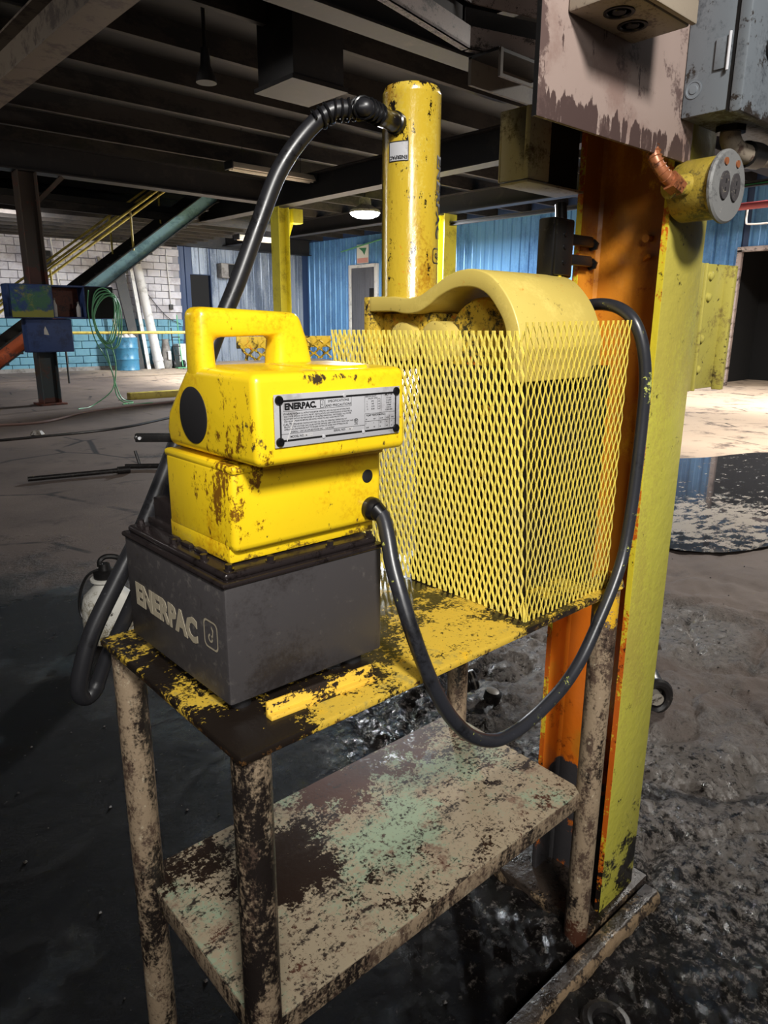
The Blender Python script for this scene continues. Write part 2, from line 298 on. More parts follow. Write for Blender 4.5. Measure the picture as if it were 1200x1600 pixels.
def puddle_mat():
    k = NT('puddle_water')
    scum = k.noise(9, 8, .75, (1, 1.6, 1), off=2)
    s = k.ramp(k.bias(scum, [('ball', (4.35, 1.25, 0), .2, 1.3, .16, (1, 1.2, 1))]), .60, .66)
    k.link(k.mixc(s, lin((46, 46, 48)), lin((150, 142, 132))), k.b.inputs['Base Color'])
    k.link(k.mixf(s, .04, .35), k.b.inputs['Roughness'])
    k.b.inputs['IOR'].default_value = 1.33
    b = k.n.new('ShaderNodeBump'); b.inputs['Strength'].default_value = .5; b.inputs['Distance'].default_value = .01
    k.link(k.math('MULTIPLY', scum, s), b.inputs['Height']); k.link(b.outputs[0], k.b.inputs['Normal'])
    return k.m
MT['puddle'] = puddle_mat()

# ------------------------------------------------------------------ mesh builder
class MB:
    def __init__(s): s.v = []; s.f = []
    def add(s, vs, fs):
        n = len(s.v); s.v += [tuple(v) for v in vs]; s.f += [tuple(i+n for i in f) for f in fs]; return s
    def box(s, x0, x1, y0, y1, z0, z1):
        return s.add([(x0,y0,z0),(x1,y0,z0),(x1,y1,z0),(x0,y1,z0),(x0,y0,z1),(x1,y0,z1),(x1,y1,z1),(x0,y1,z1)],
                     [(0,3,2,1),(4,5,6,7),(0,1,5,4),(1,2,6,5),(2,3,7,6),(3,0,4,7)])
    def hexa(s, p): # eight corners, same order as box
        return s.add(p, [(0,3,2,1),(4,5,6,7),(0,1,5,4),(1,2,6,5),(2,3,7,6),(3,0,4,7)])
    def beam(s, a, b, w, h, up=(0, 0, 1)):
        a = Vector(a); b = Vector(b); t = (b-a).normalized(); u = Vector(up)
        x = t.cross(u).normalized()*(w/2); z = x.cross(t).normalized()*(h/2)
        P = [a-x-z, a+x-z, b+x-z, b-x-z, a-x+z, a+x+z, b+x+z, b-x+z]
        return s.hexa(P)
    def cyl(s, a, b, r0, r1=None, n=20, cap=True):
        r1 = r0 if r1 is None else r1
        a = Vector(a); b = Vector(b); t = (b-a).normalized()
        x = t.orthogonal().normalized(); y = t.cross(x)
        vs = []
        for c, r in ((a, r0), (b, r1)):
            for i in range(n):
                an = 2*PI*i/n; vs.append(c + x*(r*math.cos(an)) + y*(r*math.sin(an)))
        fs = [(i, (i+1) % n, n+(i+1) % n, n+i) for i in range(n)]
        if cap: fs += [tuple(range(n))[::-1], tuple(range(n, 2*n))]
        return s.add(vs, fs)
    def rings(s, centers, axis, prof, n=24, cap=True): # lathe along axis: prof (r, t)
        o = Vector(centers); t = Vector(axis).normalized(); x = t.orthogonal().normalized(); y = t.cross(x)
        vs = []
        for r, h in prof:
            for i in range(n):
                an = 2*PI*i/n; vs.append(o + t*h + x*(r*math.cos(an)) + y*(r*math.sin(an)))
        fs = []
        for k in range(len(prof)-1):
            fs += [(k*n+i, k*n+(i+1) % n, (k+1)*n+(i+1) % n, (k+1)*n+i) for i in range(n)]
        if cap:
            fs.append(tuple(range(n))[::-1]); m = (len(prof)-1)*n; fs.append(tuple(range(m, m+n)))
        return s.add(vs, fs)
    def tube(s, pts, r, n=12, sub=6, closed=False):
        P = [Vector(p) for p in pts]; path = []
        for i in range(len(P)-1):
            p0 = P[i-1] if i else P[0]*2-P[1]; p1 = P[i]; p2 = P[i+1]; p3 = P[i+2] if i+2 < len(P) else P[-1]*2-P[-2]
            for k in range(sub):
                u = k/sub
                path.append(.5*((2*p1)+(p2-p0)*u+(2*p0-5*p1+4*p2-p3)*u*u+(3*p1-p0-3*p2+p3)*u**3))
        path.append(P[-1])
        t = (path[1]-path[0]).normalized(); x = t.orthogonal().normalized(); vs = []
        for i, p in enumerate(path):
            t2 = (path[min(i+1, len(path)-1)]-path[max(i-1, 0)]).normalized()
            x = (x - t2*x.dot(t2)).normalized(); y = t2.cross(x)
            rr = r(i/(len(path)-1)) if callable(r) else r
            for k in range(n):
                an = 2*PI*k/n; vs.append(p + x*(rr*math.cos(an)) + y*(rr*math.sin(an)))
        fs = []
        for i in range(len(path)-1):
            fs += [(i*n+k, i*n+(k+1) % n, (i+1)*n+(k+1) % n, (i+1)*n+k) for k in range(n)]
        fs += [tuple(range(n))[::-1], tuple(range((len(path)-1)*n, len(path)*n))]
        return s.add(vs, fs)
    def prism(s, poly, ax, a0, a1): # poly in the other two axes (in cyclic order y,z / z,x / x,y)
        def P(u, v, a):
            return ((a, u, v), (v, a, u), (u, v, a))[ax]
        n = len(poly)
        vs = [P(u, v, a0) for u, v in poly] + [P(u, v, a1) for u, v in poly]
        fs = [(i, (i+1) % n, n+(i+1) % n, n+i) for i in range(n)] + [tuple(range(n))[::-1], tuple(range(n, 2*n))]
        return s.add(vs, fs)
    def strip(s, A, B, ax, a0, a1): # band between two polylines, extruded
        n = len(A)
        def P(u, v, a): return ((a, u, v), (v, a, u), (u, v, a))[ax]
        vs = [P(*p, a0) for p in A] + [P(*p, a0) for p in B] + [P(*p, a1) for p in A] + [P(*p, a1) for p in B]
        fs = []
        for i in range(n-1):
            fs += [(i, i+1, n+i+1, n+i), (2*n+i, 3*n+i, 3*n+i+1, 2*n+i+1), (i, 2*n+i, 2*n+i+1, i+1), (n+i, n+i+1, 3*n+i+1, 3*n+i)]
        fs += [(0, n, 3*n, 2*n), (n-1, 3*n-1, 4*n-1, 2*n-1)]
        return s.add(vs, fs)

def wloc(o):
    p = Vector((0, 0, 0))
    while o is not None: p = p + o.location; o = o.parent
    return p
def build(name, mb, mat, parent=None, bevel=0, seg=2, flat=False, angle=40, loc=None):
    me = bpy.data.meshes.new(name)
    off = wloc(parent) if parent else Vector((0, 0, 0))
    l = Vector(loc) - off if loc is not None else Vector((0, 0, 0))
    me.from_pydata([tuple(Vector(v)-off-l) for v in mb.v], [], mb.f); me.update()
    bm = bmesh.new(); bm.from_mesh(me)
    bmesh.ops.remove_doubles(bm, verts=bm.verts, dist=1e-6)
    bmesh.ops.recalc_face_normals(bm, faces=bm.faces)
    if bevel:
        es = [e for e in bm.edges if len(e.link_faces) == 2 and e.calc_face_angle(0) > math.radians(28)]
        bmesh.ops.bevel(bm, geom=es, offset=bevel, segments=seg, profile=.5, affect='EDGES', clamp_overlap=True)
    bm.to_mesh(me); bm.free()
    if not flat:
        for p in me.polygons: p.use_smooth = True
        me.set_sharp_from_angle(angle=math.radians(angle))
    me.materials.append(MT[mat] if isinstance(mat, str) else mat)
    o = bpy.data.objects.new(name, me); C.objects.link(o)
    o.location = l
    if parent: o.parent = parent
    return o
def tag(o, label, cat, group=None, kind=None):
    o['label'] = label; o['category'] = cat
    if group: o['group'] = group
    if kind: o['kind'] = kind
    return o
def thing(name, loc, label, cat, group=None):
    o = bpy.data.objects.new(name, None); C.objects.link(o); o.location = loc; o.empty_display_size = .05
    return tag(o, label, cat, group)
def struct(name, mb, mat, **k):
    o = build(name, mb, mat, **k); o['kind'] = 'structure'; return o

def text_mb(mb, body, size, origin, right, up, bold=0.0, sx=1.0, ext=.0003, align='LEFT', spacing=1.0, warp=None):
    cu = bpy.data.curves.new('t', 'FONT'); cu.body = body; cu.size = size; cu.offset = bold; cu.extrude = ext
    cu.resolution_u = 2; cu.align_x = align; cu.space_character = spacing
    o = bpy.data.objects.new('t', cu); C.objects.link(o)
    dg = bpy.context.evaluated_depsgraph_get(); dg.update()
    me = bpy.data.meshes.new_from_object(o.evaluated_get(dg))
    R = Vector(right); U = Vector(up); N = R.cross(U); O = Vector(origin)
    vs = []
    for v in me.vertices:
        x, y, z = v.co.x*sx, v.co.y, v.co.z
        vs.append(warp(x, y, z) if warp else O + R*x + U*y + N*z)
    mb.add(vs, [tuple(p.vertices) for p in me.polygons])
    bpy.data.objects.remove(o); bpy.data.curves.remove(cu); bpy.data.meshes.remove(me)
    return mb

# ================================================================== SETTING
# floor: fine grid near the table, coarse far off
def fh(x, y):
    near = max(0.0, 1 - math.hypot((x-1.2)/3.0, (y-.3)/2.4))
    d = math.hypot((x-5.2)/2.3, (y-1.75)/1.25)
    pud = max(0.0, min(1.0, (1.15-d)/.4))
    p = Vector((x, y, 0))
    h = noise.fractal(p*1.1, 1.0, 2.0, 3)*.006
    if near > 0:
        rid = abs(noise.noise(p*3.1 + Vector((3, 1, 0))))
        lump = noise.fractal(p*6.5, .8, 2.1, 4)
        fin = noise.fractal(p*19, .7, 2.2, 3)
        side = max(.08, min(1, (x - .55*y - .15)/.5))
        h += side*min(1, near*2.2)*(lump*.015 + fin*.009 + (.024 if rid > .12 else rid*.2) - .020)
        inner = max(0, 1-math.hypot((x-.45)/.75, (y-.15)/.6))
        h -= inner*.006
    if pud > 0:
        h += pud*(-.03 + .028*max(0, noise.fractal(p*5+Vector((9, 2, 0)), .7, 2.2, 4))*max(0, 1-math.hypot((x-4.3)/.9, (y-1.25)/.7)))
    return min(h, .03)
def lines(lo, hi, a, b, fine, grow):
    L = [a + i*fine for i in range(int((b-a)/fine)+1)]
    st = fine; v = L[-1]
    while v < hi: st = min(st*grow, 1.2); v += st; L.append(v)
    st = fine; v = a; M = []
    while v > lo: st = min(st*grow, 1.2); v -= st; M.append(v)
    return M[::-1] + L
xs = lines(-6, 24, -.2, 2.4, .013, 1.035); ys = lines(-5, 24, -.55, 1.6, .013, 1.035)
mb = MB(); nx = len(xs)
mb.v = [(x, y, fh(x, y)) for y in ys for x in xs]
mb.f = [(j*nx+i, j*nx+i+1, (j+1)*nx+i+1, (j+1)*nx+i) for j in range(len(ys)-1) for i in range(nx-1)]
floor = struct('floor', mb, 'floor', angle=80)

# ceiling: deck, purlins, beams
ceiling = struct('ceiling', MB().box(-8, 20, -6, 24, 4.22, 4.3), 'deck_dark', flat=True)
def ibeam(a, b, w, h, tf=.02, tw=.015, up=(0, 0, 1)):
    mb = MB(); a = Vector(a); b = Vector(b); u = Vector(up)
    for s_ in (-1, 1): mb.beam(a+u*(s_*(h/2-tf/2)), b+u*(s_*(h/2-tf/2)), w, tf, up)
    mb.beam(a, b, tw, h-2*tf, up); return mb
def copy(o, loc, parent=None):
    c = o.copy(); C.objects.link(c); c.location = loc
    if parent: c.parent = parent
    return c
pm = build('purlin', MB().box(-8, 17, -.035, .035, 3.99, 4.22), 'wood_purlin', ceiling, flat=True); pm.location = (0, -4.0, 0)
y = -2.9
while y < 22: copy(pm, (0, y, 0)); y += 1.1
for a, b, w, h, mt in [((2.25, -6, 3.79), (2.25, 23, 3.79), .28, .38, 'steel_pale'), ((7.6, 4.6, 3.52), (7.6, 21, 3.52), .26, .42, 'steel_dark'),
                       ((12.0, -5, 3.80), (12.0, 21, 3.80), .26, .38, 'steel_dark'), ((2.4, 4.45, 3.80), (17, 4.45, 3.80), .26, .40, 'steel_dark'),
                       ((2.4, 11.2, 3.55), (7.45, 11.2, 3.55), .26, .40, 'steel_dark'), ((12, -2, 3.4), (12.0, 11, 3.4), .08, .08, 'steel_dark'),
                       ((9.3, 20.8, 3.78), (15.3, 20.8, 3.78), .3, .5, 'steel_dark'), ((4.9, -5, 3.86), (4.9, 4.3, 3.86), .16, .26, 'steel_dark')]:
    build('beam', ibeam(a, b, w, h), mt, ceiling, flat=True)
build('mezzanine_deck', MB().box(-6, 9.3, 13.9, 18.99, 3.42, 3.52), 'deck_dark', ceiling, flat=True)
jm = build('joist', MB().box(-6, 9.3, -.03, .03, 3.27, 3.42), 'wood_purlin', ceiling, flat=True); jm.location = (0, 14.0, 0)
for k in range(1, 9): copy(jm, (0, 14.0+k*.6, 0))

# white-and-blue block wall, block by block
wall_back = struct('wall_back', MB().box(-6, 9.45, 19.06, 19.25, -.02, 4.2).box(9.25, 9.45, 19.25, 21.0, -.02, 4.2), 'mortar', flat=True)
BW, BH = .39, .19
blk = MB().box(-BW/2+.006, BW/2-.006, -.07, .0, .006, BH-.006)
bwh = build('concrete_block', blk, 'block_white', wall_back, bevel=.006, seg=1); bbl = build('concrete_block', blk, 'block_blue', wall_back, bevel=.006, seg=1)
first = {True: bbl, False: bwh}
for r_ in range(18):
    off = BW/2 if r_ % 2 else 0
    for c_ in range(15):
        xx = 9.45-BW/2-off-c_*BW; low = r_ < 7
        if first[low] is not None: first[low].location = (xx, 19.06, r_*BH); src = first[low]; first[low] = None; keep = src if low else keep if 'keep' in globals() else src
        else: copy(bbl if low else bwh, (xx, 19.06, r_*BH + random.uniform(-.001, .001)))
trim_1 = struct('trim_1', MB().box(-6, 9.45, 18.94, 18.99, -.02, .10), 'grey_dull', flat=True)

# blue corrugated wall, sheet by sheet
def corr(width, z0, z1, pitch=.30):
    mb = MB(); pts = []; n = round(width/pitch)
    for i in range(n):
        o = i*pitch
        pts += [(o, 0), (o+.09, 0), (o+.10, -.006), (o+.12, -.006), (o+.13, 0), (o+.225, 0), (o+.245, -.035), (o+.275, -.035), (o+.295, 0)]
    pts.append((width, 0))
    vs = [(y_, z_) for y_ in (0, 1) for z_ in range(0)]
    V = [(d, p, z0) for p, d in pts] + [(d, p, z1) for p, d in pts]; m = len(pts)
    mb.add(V, [(i, i+1, m+i+1, m+i) for i in range(m-1)]); return mb
wall_right = struct('wall_right', MB().box(15.44, 15.6, 6.0, 22, -.02, 4.22).box(15.44, 15.6, 2.2, 6.0, 2.72, 4.22).box(15.44, 15.6, -5, 2.2, -.02, 4.22), 'sheet_navy', flat=True)
sh = build('metal_sheet', corr(.9, 0, 3.98), 'sheet_blue', wall_right, angle=15)
sh.location = (15.42, 6.0, 0)
for k in range(1, 17): copy(sh, (15.42, 6.0+.9*k, 0))
for k in range(7): copy(sh, (15.42, 1.3-.9*k, 0))
sh2 = build('metal_sheet', corr(.9, 2.74, 3.98), 'sheet_blue', wall_right, angle=15); sh2.location = (15.42, 2.2, 0)
for k in range(1, 4): copy(sh2, (15.42, 2.2+.9*k+.06, 0))
# silver corrugated end wall
wall_rear = struct('wall_rear', MB().box(9.45, 10.82, 21.05, 21.2, -.02, 4.22).box(10.82, 11.53, 21.05, 21.2, 2.72, 4.22).box(11.53, 15.44, 21.05, 21.2, -.02, 4.22), 'sheet_navy', flat=True)
def corrx(width, z0, z1):
    mb = corr(width, z0, z1); mb.v = [(y_, x_, z_) for x_, y_, z_ in mb.v]; return mb
sv = build('metal_sheet', corrx(.9, 0, 3.6), 'sheet_silver', wall_rear, angle=15); sv.location = (11.55, 21.03, 0)
for k in range(1, 4): copy(sv, (11.55+.9*k, 21.03, 0))
sn = build('metal_sheet', corrx(.6, 0, 3.6), 'sheet_navy', wall_rear, angle=15); sn.location = (9.48, 21.03, 0); copy(sn, (10.1, 21.03, 0))
sk = build('metal_sheet', corrx(.6, 2.74, 3.6), 'sheet_silver', wall_rear, angle=15); sk.location = (10.9, 21.03, 0)

# doors
door_1 = struct('door_1', MB().box(15.33, 15.37, 17.32, 18.50, .02, 3.0), 'door_grey', bevel=.004)
build('door_frame', MB().box(15.30, 15.40, 18.50, 18.62, 0, 3.10).box(15.30, 15.40, 17.20, 17.32, 0, 3.10).box(15.30, 15.40, 17.32, 18.50, 3.0, 3.10), 'white_dull', door_1, bevel=.004)
build('door_handle', MB().cyl((15.33, 17.45, 1.05), (15.27, 17.45, 1.05), .02, n=10).cyl((15.27, 17.45, 1.05), (15.27, 17.6, 1.05), .012, n=10), 'steel_dark', door_1)
build('door_window', MB().box(15.322, 15.335, 17.36, 17.58, 1.6, 2.35), 'hole_black', door_1, flat=True)
door_2 = struct('door_2', MB().box(17.6, 17.7, 1.0, 7.5, -.02, 3.0).box(15.6, 17.6, 6.35, 6.4, -.02, 3.0).box(15.6, 17.7, 1.0, 7.5, 2.9, 3.0), 'hole_black', flat=True)  # black room walls put the darkness beyond the doorway into colour
build('door_frame', MB().box(15.34, 15.44, 5.93, 6.03, 0, 2.74).box(15.34, 15.44, 2.2, 2.3, 0, 2.74).box(15.34, 15.44, 2.2, 6.03, 2.70, 2.80), 'steel_pink', door_2, bevel=.005)

# ================================================================== WORK TABLE
table = thing('work_table', (.39, .20, 0), 'two-tier steel work table, yellow peeling top over a stained cream lower shelf', 'table')
build('table_top', MB().prism([(0, 0), (.766, .004), (.775, .405), (0, .405)], 2, .788, .80), 'table_yellow', table, bevel=.003)
def leg(x, y_, top, r=.0235):
    mb = MB().cyl((x, y_, -.03), (x, y_, top), r, n=28); return build('leg', mb, 'leg_paint', table)
leg(.030, .030, .788); leg(.030, .378, .788); leg(.786, .030, .815, .024); leg(.785, .385, .788)
mb = MB().prism([(.030, .036), (.775, .036), (.790, .408), (.030, .408)], 2, .358, .363)
build('shelf', mb, 'shelf_paint', table, bevel=.0015)
mb = MB().beam((.030, .038, .342), (.775, .038, .342), .005, .034).beam((.030, .406, .342), (.790, .406, .342), .005, .034).beam((.032, .038, .342), (.032, .406, .342), .005, .034).beam((.775, .04, .342), (.788, .405, .342), .005, .034)
build('shelf_lip', mb, 'leg_paint', table, bevel=.001)
mb = MB().beam((.05, .05, .778), (.76, .05, .778), .006, .018).beam((.05, .05, .778), (.05, .37, .778), .006, .018)
build('top_frame', mb, 'leg_paint', table)
mb = MB().rings((.786, .030, .79), (0, 0, 1), [(.0245, 0), (.030, .006), (.028, .014), (.0245, .02)], n=16)
build('weld_bead', mb, 'table_yellow', table)

bar = MB().prism([(.040, .80), (.053, .80), (.053, .821), (.049, .8215), (.048, .806), (.040, .806)], 0, .066, .226)
bar.v = [(x, y_ - (x-.066)*.05, z) for x, y_, z in bar.v]
tag(build('angle_bar', bar, 'bar_yellow', bevel=.0012), 'flat steel strip with peeling yellow paint lying on the table before the grey tank', 'steel strip')

# ================================================================== HYDRAULIC PUMP
pump = thing('hydraulic_pump', (.15, .21, .80), 'yellow electric hydraulic pump with carry handle on a dark grey oil tank', 'pump')
X0, X1, Y0, Y1 = .031, .269, .073, .352
tank = build('tank', MB().box(X0, X1, Y0, Y1, .818, .968), 'tank_grey', pump, bevel=.004, seg=2)
for x in (X0+.03, X1-.03):
    for y_ in (Y0+.03, Y1-.03):
        build('foot', MB().cyl((x, y_, .80), (x, y_, .82), .014, .016, n=14), 'black_matte', tank)
mb = MB()
wt = lambda b, s, yy, zz: text_mb(mb, b, s, (X0-.0004, yy, zz), (0, -1, 0), (0, 0, 1), bold=.05*s, sx=.97, ext=.0003, spacing=1.02)
wt('ENERPAC', .043, .326, .874)
build('printed_lettering', mb, 'print_cream', tank, flat=True)
def emblem(mb, cx, cz, w, h, put):
    # rounded square outline and a hooked arrow-like mark inside
    t = w*.07; k = w*.22
    def ring(u, v): # rounded rectangle points
        out = []
        for sx_, sz_, a0 in ((1, 1, 0), (-1, 1, 90), (-1, -1, 180), (1, -1, 270)):
            for q in range(5):
                a = math.radians(a0+q*22.5); out.append((sx_*(u-k)+k*math.cos(a), sz_*(v-k)+k*math.sin(a)))
        return out
    A = ring(w/2, h/2); B = [(x*(1-2*t/w), z*(1-2*t/h)) for x, z in A]; n = len(A)
    mb.add([put(cx+x, cz+z) for x, z in A] + [put(cx+x, cz+z) for x, z in B], [(i, (i+1) % n, n+(i+1) % n, n+i) for i in range(n)])
    r = w*.17; A = []; B = []
    for q in range(13):
        a = math.radians(60-q*27); A.append((r*math.cos(a)-.03*w, r*math.sin(a)-h*.12)); B.append((r*.52*math.cos(a)-.03*w, r*.52*math.sin(a)-h*.12))
    m = len(A)
    mb.add([put(cx+x, cz+z) for x, z in A] + [put(cx+x, cz+z) for x, z in B], [(i, i+1, m+i+1, m+i) for i in range(m-1)])
    q = [(r*.45, -h*.12), (r*.95-.03*w, -h*.12), (r*1.2, h*.20), (r*.4, h*.33), (r*.25, h*.24), (r*.72, h*.14)]
    mb.add([put(cx+x, cz+z) for x, z in q], [(0, 1, 2, 5), (2, 3, 4, 5)])
mb = MB(); emblem(mb, -.110, .898, .034, .037, lambda u, v: (X0-.0006, -u, v))
build('printed_emblem', mb, 'print_cream', tank, flat=True)
# lid plate and flange
lid = build('lid', MB().box(X0-.003, X1+.003, Y0-.003, Y1+.003, .966, .973), 'lid_grey', pump, bevel=.003)
build('lid_plate', MB().box(X0+.004, X1-.004, Y0+.004, Y1-.004, .972, .982), 'lid_grey', lid, bevel=.0045, seg=3)
for bx, by in ((.043, .30), (.043, .22), (.043, .14), (.047, .088), (.10, .083), (.19, .083), (.255, .083), (.256, .2), (.05, .335)):
    build('bolt', MB().cyl((bx, by, .981), (bx, by, .984), .0062, n=12).cyl((bx, by, .984), (bx, by, .989), .0045, n=6), 'lid_grey', lid)
# gasket clamps showing under the shroud on its left
for by in (.235, .20, .165):
    build('clamp', MB().box(.048, .058, by-.012, by+.012, .982, .988), 'lid_grey', lid, bevel=.002)
# lower shroud: skirt, body, ledge
body = build('motor_cover', MB().box(.054, .280, .085, .252, .999, 1.100), 'pump_yellow', pump, bevel=.009, seg=3)
build('cover_skirt', MB().box(.0545, .276, .098, .250, .984, 1.01), 'pump_yellow', body, bevel=.003)
build('cover_ledge', MB().box(.0535, .2805, .082, .2525, 1.092, 1.102), 'pump_yellow', body, bevel=.004, seg=2)
head = [(.030, 1.107), (.240, 1.107), (.246, 1.128), (.238, 1.152), (.190, 1.200), (.183, 1.208), (.034, 1.206)]
hd = build('head_cover', MB().prism(head, 0, .056, .272), 'pump_yellow', pump, bevel=.010, seg=4)
# carry handle: rounded closed arch
out = [(.0565, 1.165), (.0562, 1.220), (.0575, 1.2745), (.199, 1.2695), (.212, 1.236), (.226, 1.180)]
inn = [(.085, 1.165), (.081, 1.218), (.080, 1.240), (.167, 1.242), (.164, 1.220), (.160, 1.180)]
mb = MB().strip([(z, x) for x, z in out], [(z, x) for x, z in inn], 1, .147, .186)
hn = build('handle', mb, 'pump_yellow', pump, bevel=.0125, seg=4)
# raised rim of the handle foot on the top face
build('handle_foot', MB().prism([(.150, .060), (.160, .045), (.220, .045), (.232, .060), (.232, .15), (.150, .15)], 2, 1.204, 1.2095), 'pump_yellow', hd, bevel=.002)
build('side_plug', MB().rings((.0565, .169, 1.151), (-1, 0, 0), [(.0335, 0), (.0335, .0012), (.031, .0022)], n=40), 'black_matte', hd)
# nameplate
P0 = Vector((.077, .0292, 1.1275)); PW, PH = .180, .0565
tilt = -.022
def pf(u, v, o=0.0): return (P0.x + u, P0.y - o, P0.z + v + u*tilt*0)
np_ = build('nameplate', MB().box(P0.x, P0.x+PW, .0280, .0298, P0.z, P0.z+PH), 'plate_metal', hd, bevel=.0006)
def pbox(mb, u0, u1, v0, v1): mb.add([pf(u0, v0, .0016), pf(u1, v0, .0016), pf(u1, v1, .0016), pf(u0, v1, .0016)], [(0, 1, 2, 3)])
mb = MB(); i0 = .006; t = .0021
for a in ((i0, PW-i0, i0, i0+t), (i0, PW-i0, PH-i0-t, PH-i0), (i0, i0+t, i0, PH-i0), (PW-i0-t, PW-i0, i0, PH-i0)): pbox(mb, *a)
h_ = .00028
def hl(u0, u1, v): pbox(mb, u0, u1, v, v+h_)
def vl(u, v0, v1): pbox(mb, u, u+h_, v0, v1)
hl(.011, .104, .0485); hl(.011, .104, .0382); vl(.011, .0382, .0485); vl(.104, .0382, .0485); vl(.0665, .0382, .0485); vl(.0595, .0382, .0485)
hl(.008, .124, .0142); hl(.124, .172, .0270); vl(.124, .009, .0270); hl(.124, .172, .0180); vl(.146, .009, .0235); vl(.156, .009, .0235); vl(.163, .009, .0235)
hl(.124, .150, .0490); vl(.124, .029, .0490); vl(.150, .029, .0490); vl(.144, .0315, .0435); vl(.148, .0315, .0435)
for q in range(5): hl(.144, .148, .0315+q*.003)
TX = lambda b, s, u, v, bold=.0, sx=1.0, al='LEFT': text_mb(mb, b, s, pf(u, v, .0016), (1, 0, 0), (0, 0, 1), bold=bold*s, sx=sx, ext=0, align=al)
TX('ENERPAC.', .0092, .0124, .0403, .055, 1.02)
emblem(mb, .0625, .0435, .0055, .0085, lambda u, v: pf(u, v, .0016))
TX('SPECIFICATIONS', .0037, .0855, .0443, .004, 1.1, 'CENTER'); TX('AND PRECAUTIONS', .0037, .0855, .0396, .004, 1.1, 'CENTER')
TX('WARNING:', .0034, .0105, .0344, .006, 1.1)
for r_, tx in enumerate(('READ ALL INSTRUCTIONS BEFORE OPERATING. HIGH VOLTAGE AND ROTATING PARTS', 'CAN CAUSE SERIOUS OR FATAL INJURY. INSTALLATION AND MAINTENANCE OF ELECTRICAL', 'EQUIPMENT SHOULD BE PERFORMED BY QUALIFIED PERSONNEL. DISCONNECT ALL POWER', 'AND RELIEVE PRESSURE BEFORE SERVICING. WEAR EYE AND HAND PROTECTION')):
    TX(tx, .0023, .0285 if r_ == 0 else .0115, .0346-r_*.0026, .004, .80 if r_ == 0 else .96)
TX('CAUTION:', .0034, .0105, .0232, .006, 1.1)
for r_, tx in enumerate(('BEFORE STARTING PUMP CHECK OIL LEVEL. MAX OPERATING TEMPERATURE 140 F', 'BELOW NOTED VOLTAGE CAN CAUSE MOTOR DAMAGE. KEEP CORD AWAY FROM HEAT AND OIL', 'OPERATING LINE PRESSURE NOT TO EXCEED RATING OF HOSES AND FITTINGS IN USE')):
    TX(tx, .0023, .0285 if r_ == 0 else .0115, .0234-r_*.0026, .004, .80 if r_ == 0 else .96)
TX('ENERPAC   UNIT OF APPLIED POWER INC.     U.S. PATENT', .0024, .020, .0152, .004, .95)
TX('MODEL NO.', .0034, .019, .0098, .004, 1.0); TX('SERIAL NO.', .0034, .078, .0110, .004, 1.0)
TX('MADE IN U.S.A.', .0020, .090, .0065, .002)
TX('RESERVOIR CAPACITY', .0022, .125, .0464, .006, .78); TX('GALLON  LITERS', .0022, .129, .0440, .004, .9)
for q, (a, b) in enumerate((('1', '3.90'), ('2', '7.80'), ('5', '18.90'), ('10', '38.00'))): TX(a, .0024, .127, .0405-q*.003, .004); TX(b, .0024, .134, .0405-q*.003, .004)
TX('MOTOR', .0032, .1618, .0466, .01, 1.0, 'CENTER')
for q, a in enumerate(('115 VAC', '20 AMPS', '50/60 HZ', '1 PHASE', '1 1/8 H.P.', '12,000 RPM')): TX(a, .0025, .1618, .0430-q*.0028, .004, .9, 'CENTER')
TX('PUMP PERFORMANCE', .0031, .1265, .0240, .006, 1.0)
for q, r_ in enumerate((('PSI', 'BAR', 'CU IN', 'L/MIN', 'AMPS'), ('0', '0', '550', '9.0', '10'), ('10,000', '700', '55', '0.90', '20'))):
    for w_, u in zip(r_, (.1255, .1375, .1475, .1575, .1655)): TX(w_, .0021, u, .0198-q*.0048, .004, .85)
r = .0028; pts = [(.111+r*math.cos(a*PI/10), .0205+r*math.sin(a*PI/10)) for a in range(20)]; pin = [(.111+.8*r*math.cos(a*PI/10), .0205+.8*r*math.sin(a*PI/10)) for a in range(20)]
mb.add([pf(u, v, .0016) for u, v in pts+pin], [(i, (i+1) % 20, 20+(i+1) % 20, 20+i) for i in range(20)]); TX('SP', .0036, .111, .0193, .01, .9, 'CENTER')
TX('LISTED', .0018, .111, .0160, .003, 1, 'CENTER')
build('plate_print', mb, 'print_black', np_, flat=True)
mb = MB(); TX('PM122', .0046, .036, .0096, .006, 1.0); build('model_stamp', mb, 'white_dull', np_, flat=True); mb = MB(); TX('11MX', .0046, .0955, .0108, .006, .95)
build('serial_stamp', mb, 'white_dull', np_, flat=True); mb = MB()
mb.add([pf(.014, .0065, .0018), pf(.015, .0065, .0018), pf(.0245, .0285, .0018), pf(.0235, .0285, .0018)], [(0, 1, 2, 3)])
build('plate_scratch', mb, 'white_dull', np_, flat=True)
for u, v in ((.006, .006), (PW-.006, .006), (.006, PH-.006), (PW-.006, PH-.006)):
    build('screw', MB().rings(pf(u, v, .0008), (0, -1, 0), [(.0052, 0), (.0052, .0012), (.0042, .0026), (.0016, .003), (.0008, .0026)], n=18), 'screw_black', np_)
for u, v in ((.064, .0065), (.122, .0065), (.094, PH-.006)):
    build('rivet', MB().rings(pf(u, v, .0008), (0, -1, 0), [(.0026, 0), (.0022, .0012), (.001, .0016)], n=12), 'plate_metal', np_)
# plug, cord grommet
build('round_plug', MB().rings((.254, .0855, 1.064), (0, -1, 0), [(.0088, 0), (.0088, .001), (.0075, .0016)], n=28), 'black_matte', body)
build('cord_grommet', MB().rings((.259, .086, 1.020), (0, -1, 0), [(.0155, 0), (.0155, .006), (.0150, .009), (.0125, .013), (.0105, .016), (.009, .016)], n=28), 'black_gloss', body)
